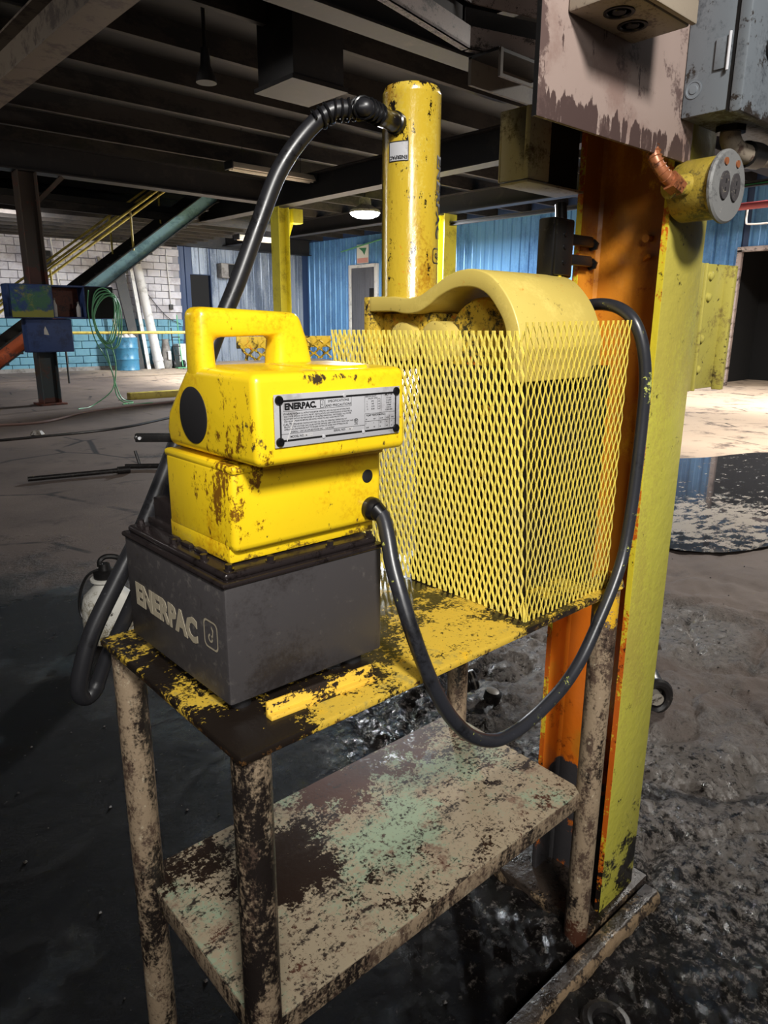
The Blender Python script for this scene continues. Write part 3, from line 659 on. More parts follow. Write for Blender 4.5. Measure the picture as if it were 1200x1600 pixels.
# rear manifold, lever, fitting
mf = build('manifold', MB().box(.066, .135, .275, .325, .982, 1.022).box(.060, .14, .262, .335, .982, .992), 'lid_grey', pump, bevel=.002)
build('fitting', MB().cyl((.100, .315, 1.02), (.104, .322, 1.05), .010, n=6).cyl((.100, .315, 1.018), (.100, .315, 1.03), .013, n=6), 'black_iron', mf)
mb = MB().beam((.045, .315, 1.108), (.13, .245, 1.108), .010, .011).cyl((.046, .3155, 1.108), (.044, .309, 1.108), .0035, n=10)
lv = build('valve_lever', mb, 'black_iron', pump, bevel=.002)
build('lever_glint', MB().cyl((.0475, .3075, 1.108), (.0455, .3055, 1.108), .0022, n=10), 'plate_metal', lv)  # pale disc stands in for the small highlight on the lever end

# ================================================================== PRESS inside the guard
press = thing('hydraulic_press', (.64, .24, .80), 'yellow upright hydraulic ram on an arched steel yoke standing behind the mesh guard', 'press')
RC = (.597, .368); RR = .0505
mb = MB().rings((RC[0], RC[1], 1.297), (0, 0, 1), [(RR+.001, 0), (RR+.001, .006), (RR, .008), (RR, .33), (RR+.0005, .332), (RR-.004, .343), (RR-.008, .345), (.02, .345)], n=64)
ram = build('ram_cylinder', mb, 'ram_yellow', press)
def cyl_warp(az0, z0, right_sign, rot, rad=RR+.0010):
    def w(x, y, z):
        if rot == 180: x, y = -x, -y
        elif rot == -90: x, y = y, -x
        a = az0 + x/rad
        return (RC[0]+(rad+z)*math.cos(a), RC[1]+(rad+z)*math.sin(a), z0+y)
    return w
A0 = math.radians(201)
mb = MB(); n = 10
def patch(mb, a0, a1, z0, z1, rad):
    V = []
    for q in range(n+1):
        a = a0+(a1-a0)*q/n
        V += [(RC[0]+rad*math.cos(a), RC[1]+rad*math.sin(a), z0), (RC[0]+rad*math.cos(a), RC[1]+rad*math.sin(a), z1)]
    mb.add(V, [(2*q, 2*q+2, 2*q+3, 2*q+1) for q in range(n)])
patch(mb, A0-.36, A0+.36, 1.520, 1.551, RR+.0006)
lab = build('ram_label', mb, 'plate_metal', ram)
mb = MB(); e = .0011
patch(mb, A0-.36, A0+.36, 1.520, 1.5212, RR+e); patch(mb, A0-.36, A0+.36, 1.5498, 1.551, RR+e); patch(mb, A0-.36, A0-.335, 1.520, 1.551, RR+e); patch(mb, A0+.335, A0+.36, 1.520, 1.551, RR+e)
text_mb(mb, 'ENERPAC', .0078, (0, 0, 0), (1, 0, 0), (0, 1, 0), bold=.0003, sx=1.0, ext=0, align='CENTER', warp=cyl_warp(A0, 1.5285, 1, 180))
build('label_print', mb, 'print_black', lab, flat=True)
mb = MB(); text_mb(mb, 'ENERPAC', .030, (0, 0, 0), (1, 0, 0), (0, 1, 0), bold=.0012, sx=1.05, ext=0, warp=cyl_warp(math.radians(287), 1.535, 1, -90))
emblem(mb, 0, 0, .026, .030, lambda u, v: (RC[0]+(RR+.001)*math.cos(math.radians(294)+v/RR), RC[1]+(RR+.001)*math.sin(math.radians(294)+v/RR), 1.372-u))
build('printed_lettering', mb, 'print_black', ram, flat=True)
# coupler on the ram
ca = math.radians(196); cd = Vector((math.cos(ca), math.sin(ca), .0)); cp = Vector((RC[0], RC[1], 1.578)) + cd*(RR-.004)
cpl = build('coupler', MB().rings(cp, cd, [(.018, 0), (.018, .010), (.0155, .012), (.0155, .022), (.0145, .024), (.0145, .045), (.0155, .047), (.0155, .06)], n=24), 'black_gloss', press)
# yoke: arched strap
outr = [(.420, 1.303), (.36, 1.303), (.322, 1.299), (.292, 1.302), (.262, 1.315), (.232, 1.330), (.200, 1.339), (.165, 1.339), (.132, 1.327), (.103, 1.300), (.084, 1.270), (.073, 1.235), (.071, 1.17)]
innr = [(.420, 1.277), (.36, 1.277), (.325, 1.273), (.295, 1.275), (.268, 1.286), (.244, 1.300), (.208, 1.312), (.170, 1.312), (.142, 1.301), (.121, 1.280), (.106, 1.258), (.098, 1.228), (.097, 1.17)]
def smooth(P, n=5):
    o_ = []
    for i in range(len(P)-1):
        a = P[max(i-1, 0)]; b = P[i]; c = P[i+1]; d = P[min(i+2, len(P)-1)]
        for q in range(n):
            t = q/n; o_.append(tuple(.5*(2*b[k]+(c[k]-a[k])*t+(2*a[k]-5*b[k]+4*c[k]-d[k])*t*t+(3*b[k]-a[k]-3*c[k]+d[k])*t**3) for k in (0, 1)))
    return o_+[P[-1]]
yoke = build('yoke', MB().strip(smooth(outr), smooth(innr), 0, .545, .768), 'press_yellow', press, bevel=.0025, seg=2, angle=50)
mb = MB().prism([(.418, 1.17), (.432, 1.17), (.432, 1.303), (.418, 1.303)], 0, .543, .70)
build('yoke_end', mb, 'press_dirty', yoke, bevel=.002)
build('roller', MB().rings((.585, .185, 1.225), (1, 0, 0), [(.03, 0), (.070, .0), (.074, .006), (.074, .15), (.070, .156)], n=40), 'press_dirty', press)
build('boss', MB().rings((.553, .262, 1.225), (1, 0, 0), [(.030, 0), (.036, .003), (.036, .10)], n=32).rings((.556, .345, 1.225), (1, 0, 0), [(.028, 0), (.034, .003), (.034, .10)], n=32), 'press_yellow', press)
build('cross_block', MB().box(.575, .69, .285, .415, 1.195, 1.275), 'press_dirty', press, bevel=.006)
mb = MB().box(.565, .75, .105, .31, .80, 1.19).box(.555, .76, .098, .315, .80, .83).box(.60, .72, .31, .33, .83, 1.10).box(.742, .768, .05, .42, .80, 1.19)
build('frame_body', mb, 'press_body', press, bevel=.004)
for zz in (.90, 1.02, 1.12):
    for yy in (.15, .25): build('frame_bolt', MB().cyl((.566, yy, zz), (.556, yy, zz), .011, n=6), 'press_dirty', press)

# ================================================================== EXPANDED METAL GUARD
guard = thing('mesh_guard', (.64, .22, .80), 'yellow expanded-metal guard around the press at the right end of the table', 'guard')
def expanded(name, bl, br, tl, tr, thick, sw=.0067, lw=.0315, w=.0026, amp=.0021, parent=guard, wob=.0, mat='mesh_yellow', y0=0.0):
    bl, br, tl, tr = map(Vector, (bl, br, tl, tr))
    width = ((br-bl).length+(tr-tl).length)/2; height = ((tl-bl).length+(tr-br).length)/2
    nc = int(width/sw); nr = int(height/(lw/2)); mb = MB()
    nrm = (br-bl).cross(tl-bl).normalized(); ud = (br-bl).normalized()
    def P(u, v):
        s_ = u/width; t_ = v/height
        b = nrm*(wob*math.sin(s_*5+1)*math.sin(t_*3.1+.4))
        return bl*(1-s_)*(1-t_)+br*s_*(1-t_)+tl*(1-s_)*t_+tr*s_*t_+b
    for k in range(nc+1):
        pts = []
        for j in range(nr+1):
            sg = 1 if (j+k) % 2 else -1
            u = k*sw + sg*amp; v = j*lw/2
            pts += [(u, v-lw*.085), (u, v+lw*.085)]
        vs = []; fs = []
        for i, (u, v) in enumerate(pts):
            u = min(max(u, 0), width); v = min(max(v, -.004), height+.003)
            c = P(u, v); hw = w*.5*(1.0 if 1 else 1)
            td = nrm*(thick/2); sd = ud*hw
            tw = nrm*(hw*.35)
            vs += [c-sd-td+tw, c+sd-td-tw, c+sd+td-tw, c-sd+td+tw]
        for i in range(len(pts)-1):
            a = i*4; b = a+4
            for q in range(4): fs.append((a+q, a+(q+1) % 4, b+(q+1) % 4, b+q))
        fs += [(0, 1, 2, 3), tuple(len(vs)-4+q for q in range(4))]
        mb.add(vs, fs)
    return build(name, mb, mat, parent, flat=True)
expanded('mesh_panel', (.528, .455, .805), (.527, .022, .803), (.497, .472, 1.255), (.491, .024, 1.258), .0018, wob=.004)
expanded('mesh_panel', (.5265, .020, .803), (.764, .018, .803), (.4905, .0225, 1.258), (.764, .018, 1.263), .0018, wob=.003)
expanded('mesh_panel', (.765, .47, .805), (.53, .46, .805), (.76, .475, 1.24), (.50, .474, 1.24), .0018, wob=.002)
# flattened mesh tail of the back panel, reaching left behind the pump
tail = expanded('mesh_tail', (.318, .478, 1.195), (.50, .476, 1.195), (.306, .478, 1.228), (.50, .476, 1.228), .0025, sw=.014, lw=.0165, w=.0065, amp=.004, mat='press_dirty')
build('tail_band', MB().box(.300, .50, .4765, .480, 1.214, 1.234), 'press_dirty', guard, bevel=.001)
build('corner_rod', MB().cyl((.529, .022, .80), (.5285, .024, .83), .004, n=8), 'mesh_yellow', guard)

# ================================================================== HOSE AND CORD
hose = thing('hydraulic_hose', (.3, .42, .80), 'black hydraulic hose arching from the ram down behind the pump into a hanging loop', 'hose')
h0 = cp + cd*.058
pts = [h0, h0+cd*.04+Vector((0, 0, .002)), (.462, .352, 1.583), (.425, .372, 1.577), (.392, .395, 1.545), (.352, .412, 1.487), (.316, .42, 1.408), (.276, .424, 1.32), (.236, .43, 1.238), (.186, .432, 1.13),
       (.136, .436, 1.026), (.092, .44, .940), (.050, .44, .874), (.004, .44, .800), (-.018, .44, .745), (-.026, .442, .705), (-.014, .446, .690), (.002, .446, .705), (.022, .440, .752), (.050, .425, .812), (.072, .405, .87), (.09, .385, .93), (.10, .36, .99), (.102, .335, 1.035)]
build('hose_line', MB().tube(pts, lambda t: .0135 if t < .74 else .0115, n=18, sub=8), 'rubber', hose)
# coil spring guard at the ram end
def along(pts, N):
    P = [Vector(p) for p in pts]; L = [0]
    for a, b in zip(P, P[1:]): L.append(L[-1]+(b-a).length)
    outp = []
    for i in range(N+1):
        d = L[-1]*i/N; k = 0
        while k < len(P)-2 and L[k+1] < d: k += 1
        u = (d-L[k])/(L[k+1]-L[k]); outp.append(P[k].lerp(P[k+1], u))
    return outp
bend = [h0-cd*.004, h0+cd*.04+Vector((0, 0, .002)), Vector((.462, .352, 1.583)), Vector((.425, .372, 1.577)), Vector((.405, .384, 1.562))]
path = along(bend, 150); sp = []
for i, p in enumerate(path):
    t = (path[min(i+1, 150)]-path[max(i-1, 0)]).normalized(); x = t.cross(Vector((0, 0, 1))).normalized(); y_ = x.cross(t)
    a = i*2*PI/12; sp.append(p + x*(.0158*math.cos(a)) + y_*(.0158*math.sin(a)))
build('spring_guard', MB().tube(sp, .0022, n=6, sub=1), 'black_gloss', hose)
build('hose_ferrule', MB().cyl(cp+cd*.05, cp+cd*.064, .0150, n=18), 'black_gloss', hose)

cord = thing('power_cord', (.45, 0, .75), 'thick black power cord looping from the pump down before the shelf and up the column', 'cord')
pts = [(.259, .074, 1.020), (.262, .064, 1.012), (.258, .050, .992), (.250, .030, .955), (.247, .008, .915), (.250, -.010, .872), (.266, -.018, .822), (.286, -.02, .780), (.318, -.02, .730), (.362, -.02, .684), (.412, -.02, .656), (.456, -.02, .649), (.500, -.02, .654),
       (.540, -.02, .664), (.590, -.02, .683), (.640, -.018, .715), (.690, -.014, .765), (.738, -.010, .822), (.768, -.006, .872), (.783, -.004, .945), (.790, -.003, 1.02), (.794, -.002, 1.10), (.792, -.001, 1.17), (.785, .006, 1.225), (.780, .022, 1.262), (.783, .050, 1.282), (.790, .085, 1.290), (.795, .12, 1.289), (.788, .15, 1.282), (.775, .170, 1.283), (.769, .174, 1.298), (.768, .174, 1.315)]
build('cord_line', MB().tube(pts, .0103, n=16, sub=7), 'cord', cord)
build('strain_relief', MB().cyl((.2591, .0745, 1.0203), (.2615, .066, 1.0135), .0122, .0112, n=16), 'black_gloss', cord)

# ================================================================== STEEL COLUMN AND WHAT HANGS ON IT
col = thing('steel_column', (.925, .11, 0), 'heavy wide-flange steel column, yellow flange and orange web, at the right of the table', 'column')
CX0, CX1 = .858, .995
build('front_flange', MB().box(CX0, CX1, .019, .031, -.02, 4.0), 'column_yellow', col, bevel=.002)
build('flange_edge', MB().box(CX0-.0012, CX0+.0005, .0195, .0305, .02, 3.98), 'edge_yellow', col, flat=True)
build('web', MB().box(.921, .931, .031, .190, -.02, 4.0).prism([(.915, .190), (.921, .184), (.921, .190)], 2, 0, 4), 'column_orange', col, flat=True)
build('rear_flange', MB().box(CX0+.004, CX1, .190, .202, -.02, 4.0), 'column_orange', col, bevel=.0015)
build('flange_edge', MB().box(CX0+.0025, CX0+.0045, .1905, .2015, .3, 3.98), 'edge_yellow', col, flat=True)
build('web_pin', MB().cyl((.922, .085, 1.405), (.905, .085, 1.405), .007, n=12).beam((.917, .09, 1.37), (.905, .075, 1.375), .006, .006), 'column_orange', col)
build('base_plate', MB().box(.80, 1.04, .005, .30, -.02, .022), 'plinth', col, bevel=.004)
tag(build('floor_curb', MB().prism([(-.046, -.02), (-.042, .012), (-.034, .022), (-.004, .020), (.002, -.02)], 0, .25, 1.015), 'plinth', bevel=.003), 'low dirty curb edge on the floor in front of the column base', 'curb')

# pink board and boxes
panel = thing('mounting_board', (.65, .01, 1.51), 'pinkish painted steel board with drip-stained lower edge bolted to the column', 'board')
build('board', MB().box(.458, .87, .0, .006, 1.508, 2.05), 'panel_pink', panel, bevel=.002)
build('board_edge', MB().box(.4572, .4585, .0, .0062, 1.508, 2.05), 'black_iron', panel, flat=True)
jb = thing('junction_box', (.58, -.04, 1.63), 'shallow pale box sticking out of the pink board at the top of the photo', 'electrical box')
build('box_body', MB().box(.510, .665, -.082, -.001, 1.632, 1.90), 'box_pale', jb, bevel=.003)
build('box_door', MB().box(.506, .669, -.090, -.082, 1.634, 1.90), 'box_pale', jb, bevel=.002)
for q in ((.555, -.045), (.605, -.035)):
    build('knockout', MB().rings((q[0], q[1], 1.6335), (0, 0, -1), [(.019, 0), (.019, .003), (.015, .003), (.014, .0015), (.009, .0015), (.008, .003), (.001, .003)], n=24), 'black_iron', jb)
en = thing('disconnect_enclosure', (.95, -.04, 1.565), 'grey steel electrical enclosure with side latch and knockout right of the pink board', 'electrical box')
build('box_body', MB().box(.822, 1.10, -.072, -.001, 1.566, 2.1), 'enclosure_grey', en, bevel=.002)
build('box_door', MB().box(.818, 1.104, -.094, -.076, 1.560, 2.1), 'enclosure_grey', en, bevel=.003)
build('door_seam', MB().box(.8205, 1.101, -.0765, -.0715, 1.564, 2.1), 'black_iron', en, flat=True)
build('knockout', MB().rings((.822, -.017, 1.603), (-1, 0, 0), [(.0125, 0), (.0125, .0012), (.0105, .0012), (.010, .0004), (.0065, .0004), (.006, .0016), (.0005, .0018)], n=28), 'enclosure_grey', en)
lt = build('latch', MB().box(.8185, .8225, -.066, -.046, 1.622, 1.664), 'enclosure_grey', en, bevel=.001)
build('latch_pin', MB().cyl((.817, -.067, 1.618), (.817, -.067, 1.668), .0022, n=8), 'plate_metal', lt)
kn = build('switch_handle', MB().cyl((.893, -.094, 1.655), (.893, -.122, 1.655), .016, .014, n=16), 'black_iron', en)
build('handle_tip', MB().cyl((.901, -.11, 1.640), (.908, -.112, 1.628), .008, .006, n=10), 'copper_rust', kn)
pe = thing('pipe_elbow', (.98, -.03, 1.53), 'dirty pipe elbow under the grey enclosure', 'pipe')
build('elbow', MB().tube([(.925, -.035, 1.563), (.928, -.035, 1.548), (.95, -.036, 1.536), (1.0, -.038, 1.534), (1.12, -.04, 1.545)], .016, n=16), 'box_pale', pe)
build('lock_ring', MB().cyl((.925, -.035, 1.566), (.925, -.035, 1.557), .024, n=8), 'black_iron', pe)
build('coupling', MB().cyl((.985, -.0375, 1.534), (1.03, -.0385, 1.537), .021, n=16), 'black_iron', pe)

gb = thing('gutter_box', (.76, .19, 1.49), 'small open grey box with a bent lower lip left of the column under the board', 'electrical box')
mb = MB().box(.690, .748, .186, .196, 1.49, 1.60).box(.690, .850, .245, .25, 1.49, 1.60).box(.690, .696, .196, .245, 1.49, 1.60)
build('box_body', mb, 'grey_metal', gb, bevel=.0015)
mb = MB().add([(.688, .184, 1.484), (.852, .184, 1.484), (.852, .245, 1.484), (.69, .245, 1.484), (.688, .184, 1.488), (.852, .184, 1.488), (.852, .245, 1.488), (.69, .245, 1.488)], [(0,3,2,1),(4,5,6,7),(0,1,5,4),(1,2,6,5),(2,3,7,6),(3,0,4,7)])
build('lower_lip', mb, 'grey_metal', gb, bevel=.001)
build('recess_shade', MB().box(.748, .852, .200, .204, 1.492, 1.60), 'hole_black', gb, flat=True)  # black sheet puts the shade inside the open box into colour

sw = thing('control_switch', (.77, .175, 1.31), 'black oily switch box on two bracket arms left of the orange web', 'switch')
build('box_body', MB().box(.728, .790, .155, .188, 1.335, 1.432), 'black_iron', sw, bevel=.004)
build('cover_plate', MB().box(.731, .779, .150, .156, 1.339, 1.428), 'black_iron', sw, bevel=.002)
for zz in (1.402, 1.368):
    build('bracket_arm', MB().prism([(.170, zz-.008), (.184, zz-.008), (.184, zz+.010), (.170, zz+.010)], 0, .79, .875), 'black_iron', sw, bevel=.003)
    build('arm_bolt', MB().cyl((.865, .177, zz), (.903, .187, zz-.003), .0065, n=6).cyl((.893, .184, zz-.002), (.900, .186, zz-.002), .011, n=6), 'black_iron', sw)
for zz in (1.36, 1.385, 1.405): build('cover_screw', MB().cyl((.755, .1505, zz), (.755, .148, zz), .004, n=10), 'screw_black', sw)
build('cable_gland', MB().rings((.768, .174, 1.338), (0, 0, -1), [(.016, 0), (.016, .008), (.0135, .010), (.0135, .018), (.016, .019), (.016, .027), (.012, .031)], n=16), 'black_iron', sw)
build('top_connector', MB().cyl((.772, .172, 1.43), (.776, .178, 1.458), .010, n=10), 'black_iron', sw)
build('paint_drip', MB().box(.748, .757, .153, .160, 1.330, 1.342), 'edge_yellow', sw, bevel=.002)

ob = thing('outlet_box', (.89, -.03, 1.46), 'round yellow outlet box with a scuffed grey duplex cover on the column', 'outlet')
oc = Vector((.870, -.062, 1.467)); oax = Vector((-.06, -.998, -.01)).normalized()
mb = MB().rings(oc - oax*.075, oax, [(.043, 0), (.047, .006), (.047, .065), (.049, .067), (.049, .073)], n=40)
bd = build('box_body', mb, 'outlet_yellow', ob)
hub = MB().cyl(oc-oax*.045+Vector((-.035, 0, .004)), oc-oax*.045+Vector((-.075, .012, -.004)), .018, .016, n=18)
build('conduit_hub', hub, 'outlet_yellow', bd)
cov = build('cover_plate', MB().rings(oc - oax*.002, oax, [(.054, 0), (.054, .004), (.051, .007), (.01, .008)], n=44), 'outlet_face', ob)
ux = Vector((0, 0, 1)).cross(oax).normalized(); uz = oax.cross(ux)
for sx_ in (-1, 1):
    c0 = oc + ux*(.0165*sx_) + oax*.0045 + uz*.000
    mb = MB(); n = 20; V = []
    for q in range(n): a = 2*PI*q/n; V.append(c0+ux*(.0135*math.cos(a))+uz*(.0205*math.sin(a)))
    V += [v+oax*.0042 for v in V]; mb.add(V, [(i, (i+1) % n, n+(i+1) % n, n+i) for i in range(n)]+[tuple(range(n, 2*n))])
    fc = build('receptacle', mb, 'tank_grey', cov)
    mb = MB()
    for dz in (-.006, .006): mb.box(-.001, .001, -.001, .001, -.003, .003); mb.v[-8:] = [tuple(c0+oax*.0046+ux*(v[0]+.0)+oax*v[1]*.3+uz*(v[2]+dz)) for v in mb.v[-8:]]
    build('slot', mb, 'hole_black', fc, flat=True)
    build('cover_screw', MB().cyl(oc+ux*(.018*sx_)+uz*.034+oax*.004, oc+ux*(.018*sx_)+uz*.034+oax*.0075, .0055, n=12), 'copper_rust', cov)
fx = thing('flex_conduit', (.79, .01, 1.48), 'short rusty orange flexible conduit with nut entering the yellow outlet box', 'conduit')
cpth = [(.770, .022, 1.560), (.765, .012, 1.525), (.763, .002, 1.500), (.775, -.008, 1.480), (.797, -.014, 1.467)]
build('conduit_core', MB().tube(cpth, .0095, n=12), 'copper_rust', fx)
mb = MB(); pp = along(cpth, 14)
for i in range(0, 12): 
    t = (pp[i+1]-pp[i]).normalized(); mb.rings(pp[i], t, [(.0085, 0), (.0112, .0025), (.0085, .005)], n=14, cap=False)
build('conduit_ribs', mb, 'copper_rust', fx)
build('conduit_nut', MB().cyl((.786, -.012, 1.473), (.808, -.016, 1.464), .0155, n=6), 'copper_rust', fx)

rb = thing('guard_rail_bracket', (1.1, .06, 1.13), 'yellow ribbed rail bracket bolted to the right side of the column', 'bracket')
mb = MB().box(1.0, 1.20, .060, .068, 1.13, 1.372).box(1.022, 1.036, .040, .060, 1.128, 1.374).box(1.085, 1.092, .050, .060, 1.128, 1.372).box(1.185, 1.20, .040, .060, 1.126, 1.372)
build('bracket_plate', mb, 'rail_yellow', rb, bevel=.002)
build('bracket_channel', MB().box(1.040, 1.080, .052, .060, 1.128, 1.372), 'rail_yellow', rb, bevel=.003)
for zz in (1.17, 1.23, 1.31, 1.35): build('bolt', MB().rings((1.11+.01*(zz > 1.3), .060, zz), (0, -1, 0), [(.009, 0), (.008, .005), (.004, .008)], n=12), 'rail_yellow', rb)
tag(build('backing_board', MB().box(1.10, 1.232, .075, .095, 1.21, 1.374), 'board_brown', bevel=.002), 'grey-brown weathered board behind the yellow rail bracket', 'board')

# ================================================================== BACKGROUND
lc = thing('steel_column', (3.23, 11.2, 0), 'tall dark teal steel column carrying blue boxes at the far left', 'column')
build('column_shaft', ibeam((3.225, 11.2, -.02), (3.225, 11.2, 3.36), .26, .27, .014, .012, (1, 0, 0)), 'col_teal', lc, flat=True)
build('base_plate', MB().box(3.03, 3.42, 11.0, 11.4, -.02, .03), 'shelf_rust', lc, bevel=.004)
build('knee_brace', MB().beam((3.35, 11.2, 2.95), (3.75, 11.2, 3.34), .08, .06), 'col_teal', lc)
cabn = thing('painted_cabinet', (3.4, 10.9, 1.3), 'long blue cabinet with painted panel and open rusty shelf on the far left column', 'cabinet')
build('cabinet_case', MB().box(2.68, 4.20, 10.78, 11.04, 1.755, 1.78).box(2.68, 4.20, 10.78, 11.04, 1.30, 1.325).box(2.68, 2.72, 10.78, 11.04, 1.325, 1.755).box(3.28, 3.30, 10.78, 11.04, 1.325, 1.755).box(2.72, 4.2, 11.02, 11.04, 1.325, 1.755), 'cabinet_blue', cabn, bevel=.004)
build('mural_panel', MB().box(2.72, 3.285, 10.765, 10.785, 1.315, 1.765), 'mural', cabn, bevel=.003)
build('shelf_back', MB().box(3.31, 3.74, 11.00, 11.018, 1.33, 1.75), 'shelf_rust', cabn, flat=True)
build('dark_door', MB().box(3.76, 4.20, 10.77, 10.785, 1.31, 1.77), 'hole_black', cabn, bevel=.004)
build('door_edge', MB().box(3.745, 3.765, 10.765, 11.0, 1.325, 1.755), 'cabinet_blue', cabn, bevel=.003)
bc = thing('blue_cabinet', (3.23, 10.95, .81), 'square dark blue cabinet with torn white sticker low on the far left column', 'cabinet')
build('cabinet_body', MB().box(2.895, 3.56, 10.86, 11.05, .81, 1.295), 'cabinet_blue', bc, bevel=.01)
build('cabinet_door', MB().box(2.905, 3.55, 10.845, 10.862, .82, 1.285), 'cabinet_blue', bc, bevel=.006)
build('sticker', MB().add([(3.14, 10.843, 1.07), (3.21, 10.843, 1.06), (3.19, 10.843, 1.13), (3.165, 10.843, 1.19), (3.145, 10.843, 1.14)], [(0, 1, 2, 3, 4)]), 'poster_white', bc, flat=True)
for x, h_, lb in ((3.335, .27, 'slim white bottle at the left end of the rusty open shelf'), (3.68, .22, 'white bottle with grey cap at the right end of the rusty open shelf')):
    bt = thing('bottle', (x, 10.85, 1.325), lb, 'bottle', 'bottles on the rusty shelf')
    build('bottle_body', MB().rings((x, 10.85, 1.326), (0, 0, 1), [(.03, 0), (.033, .01), (.033, h_*.62), (.014, h_*.8), (.014, h_*.9)], n=16), 'white_dull', bt)
    build('bottle_cap', MB().cyl((x, 10.85, 1.326+h_*.88), (x, 10.85, 1.326+h_), .017, n=12), 'grey_dull', bt)

hc = thing('hose_coil', (4.03, 10.7, 1.3), 'coil of thin green hose hanging at the right end of the blue cabinet', 'hose')
for k in range(6):
    cx, cz = 4.03+.012*k-.02, 1.34-.018*k; rx, rz = .16+.012*(k % 3)+.006*k, .42-.02*(k % 4); ph = .3*k
    P = [(cx+rx*math.sin(a*PI/8+.1)+.03*math.sin(a*PI/4+ph), 10.72-.012*k, cz+rz*math.cos(a*PI/8)) for a in range(17)]
    build('hose_loop', MB().tube(P, .009, n=6, sub=3), 'hose_green', hc)
build('hose_tail', MB().tube([(3.80, 10.70, 1.72), (3.76, 10.69, 1.4), (3.82, 10.68, 1.0), (4.0, 10.66, .6), (4.0, 10.6, .25), (3.62, 10.5, .012), (3.3, 10.2, .012)], .008, n=6), 'hose_green', hc)
build('hose_tail', MB().tube([(4.06, 10.68, .95), (4.10, 10.66, .6), (4.04, 10.62, .2), (4.15, 10.5, .012), (4.5, 10.3, .012)], .009, n=6), 'hose_green', hc)
build('hose_tail', MB().tube([(3.96, 10.68, .95), (4.03, 10.66, .5), (4.12, 10.62, .1), (4.3, 10.6, .012), (4.05, 10.4, .012)], .009, n=6), 'hose_green', hc)

st = thing('staircase', (2.6, 13.5, 0), 'open steel staircase with teal stringer and yellow pipe railings rising to the right', 'staircase')
sl = (3.60-1.88)/(7.15-4.76)
def sz(x): return 1.88 + (x-4.76)*sl
mb = MB()
def stringer(x0, x1, y0, y1, mat, h=.32):
    return build('stringer', MB().prism([(sz(x0)-h/2, x0), (sz(x1)-h/2, x1), (sz(x1)+h/2, x1), (sz(x0)+h/2, x0)], 1, y0, y1), mat, st, flat=True)
stringer(4.45, 7.35, 12.99, 13.01, 'stringer_teal'); stringer(2.25, 4.45, 12.99, 13.01, 'stringer_orange', .28); stringer(2.2, 7.35, 13.99, 14.01, 'steel_dark')
for s_ in (-1, 1): build('stringer_flange', MB().prism([(sz(2.25)+s_*.15-.012, 2.25), (sz(7.35)+s_*.15-.012, 7.35), (sz(7.35)+s_*.15+.012, 7.35), (sz(2.25)+s_*.15+.012, 2.25)], 1, 12.95, 13.05), 'steel_dark', st, flat=True)
x = 2.4
while x < 7.2:
    build('tread', MB().box(x, x+.27, 13.01, 13.99, sz(x)-.02, sz(x)+.015), 'steel_dark', st, flat=True); x += .25
build('soffit', MB().prism([(sz(4.3)-.11, 4.3), (sz(7.3)-.11, 7.3), (sz(7.3)-.10, 7.3), (sz(4.3)-.10, 4.3)], 1, 13.01, 13.99), 'hole_black', st, flat=True)
for yy in (13.0, 14.0):
    for dz in (.70, .80): build('handrail', MB().cyl((2.3, yy, sz(2.3)+dz), (6.3 if yy < 13.5 else 6.6, yy, sz(6.3 if yy < 13.5 else 6.6)+dz), .022, n=8), 'rail_paint', st)
    for x in (2.9, 4.02, 5.55): build('rail_post', MB().cyl((x, yy, sz(x)+.1), (x, yy, sz(x)+.80), .022, n=8), 'rail_paint', st)
build('newel_post', MB().cyl((6.6, 14.0, sz(6.6)), (6.6, 14.0, sz(6.6)+.8), .022, n=8), 'rail_paint', st)
yr = thing('safety_rail', (7, 15, 0), 'long thin yellow barrier rail before the blue lower wall', 'railing')
build('rail', MB().cyl((4.7, 15, 1.03), (9.8, 15, 1.03), .030, n=10), 'rail_paint', yr)
for x in (4.8, 7.9, 9.7): build('rail_post', MB().cyl((x, 15.03, -.02), (x, 15.03, 1.03), .022, n=8), 'steel_dark', yr)
tag(build('floor_beam', MB().box(4.45, 6.4, 11.05, 11.22, -.01, .11), 'rail_paint', bevel=.02), 'yellow beam lying flat on the floor behind the pump', 'beam')

dr = thing('drum', (7.5, 18.5, 0), 'blue ribbed steel drum with white rags on top by the back wall', 'drum')
build('drum_body', MB().rings((7.5, 18.45, 0), (0, 0, 1), [(.29, 0), (.30, .01), (.29, .03), (.29, .27), (.305, .29), (.29, .31), (.29, .56), (.305, .58), (.29, .60), (.29, .84), (.30, .86), (.28, .86), (.28, .85)], n=32), 'drum_blue', dr)
mb = MB()
for q in range(7): mb.rings((7.38+.05*q, 18.45+.05*math.sin(q*2), .84), (0, 0, 1), [(.07, 0), (.08, .03), (.05, .07+.02*(q % 3)), (.01, .09)], n=10)
rg = build('rag_pile', mb, 'white_dull'); tag(rg, 'crumpled white rags piled on the blue drum', 'rags', kind='stuff')
tag(build('dark_board', MB().hexa([(7.83, 18.6, 0), (8.04, 18.6, 0), (8.04, 18.66, 0), (7.83, 18.66, 0), (7.42, 18.86, 2.95), (7.74, 18.86, 2.95), (7.74, 18.92, 2.95), (7.42, 18.92, 2.95)]), 'steel_dark'), 'dark tall board leaning on the back wall behind the drum', 'board')
tag(build('grey_post', MB().hexa([(7.35, 18.66, .88), (7.42, 18.66, .88), (7.42, 18.72, .88), (7.35, 18.72, .88), (7.1, 18.88, 2.9), (7.17, 18.88, 2.9), (7.17, 18.93, 2.9), (7.1, 18.93, 2.9)]), 'grey_dull'), 'thin grey plank leaning above the drum', 'plank')
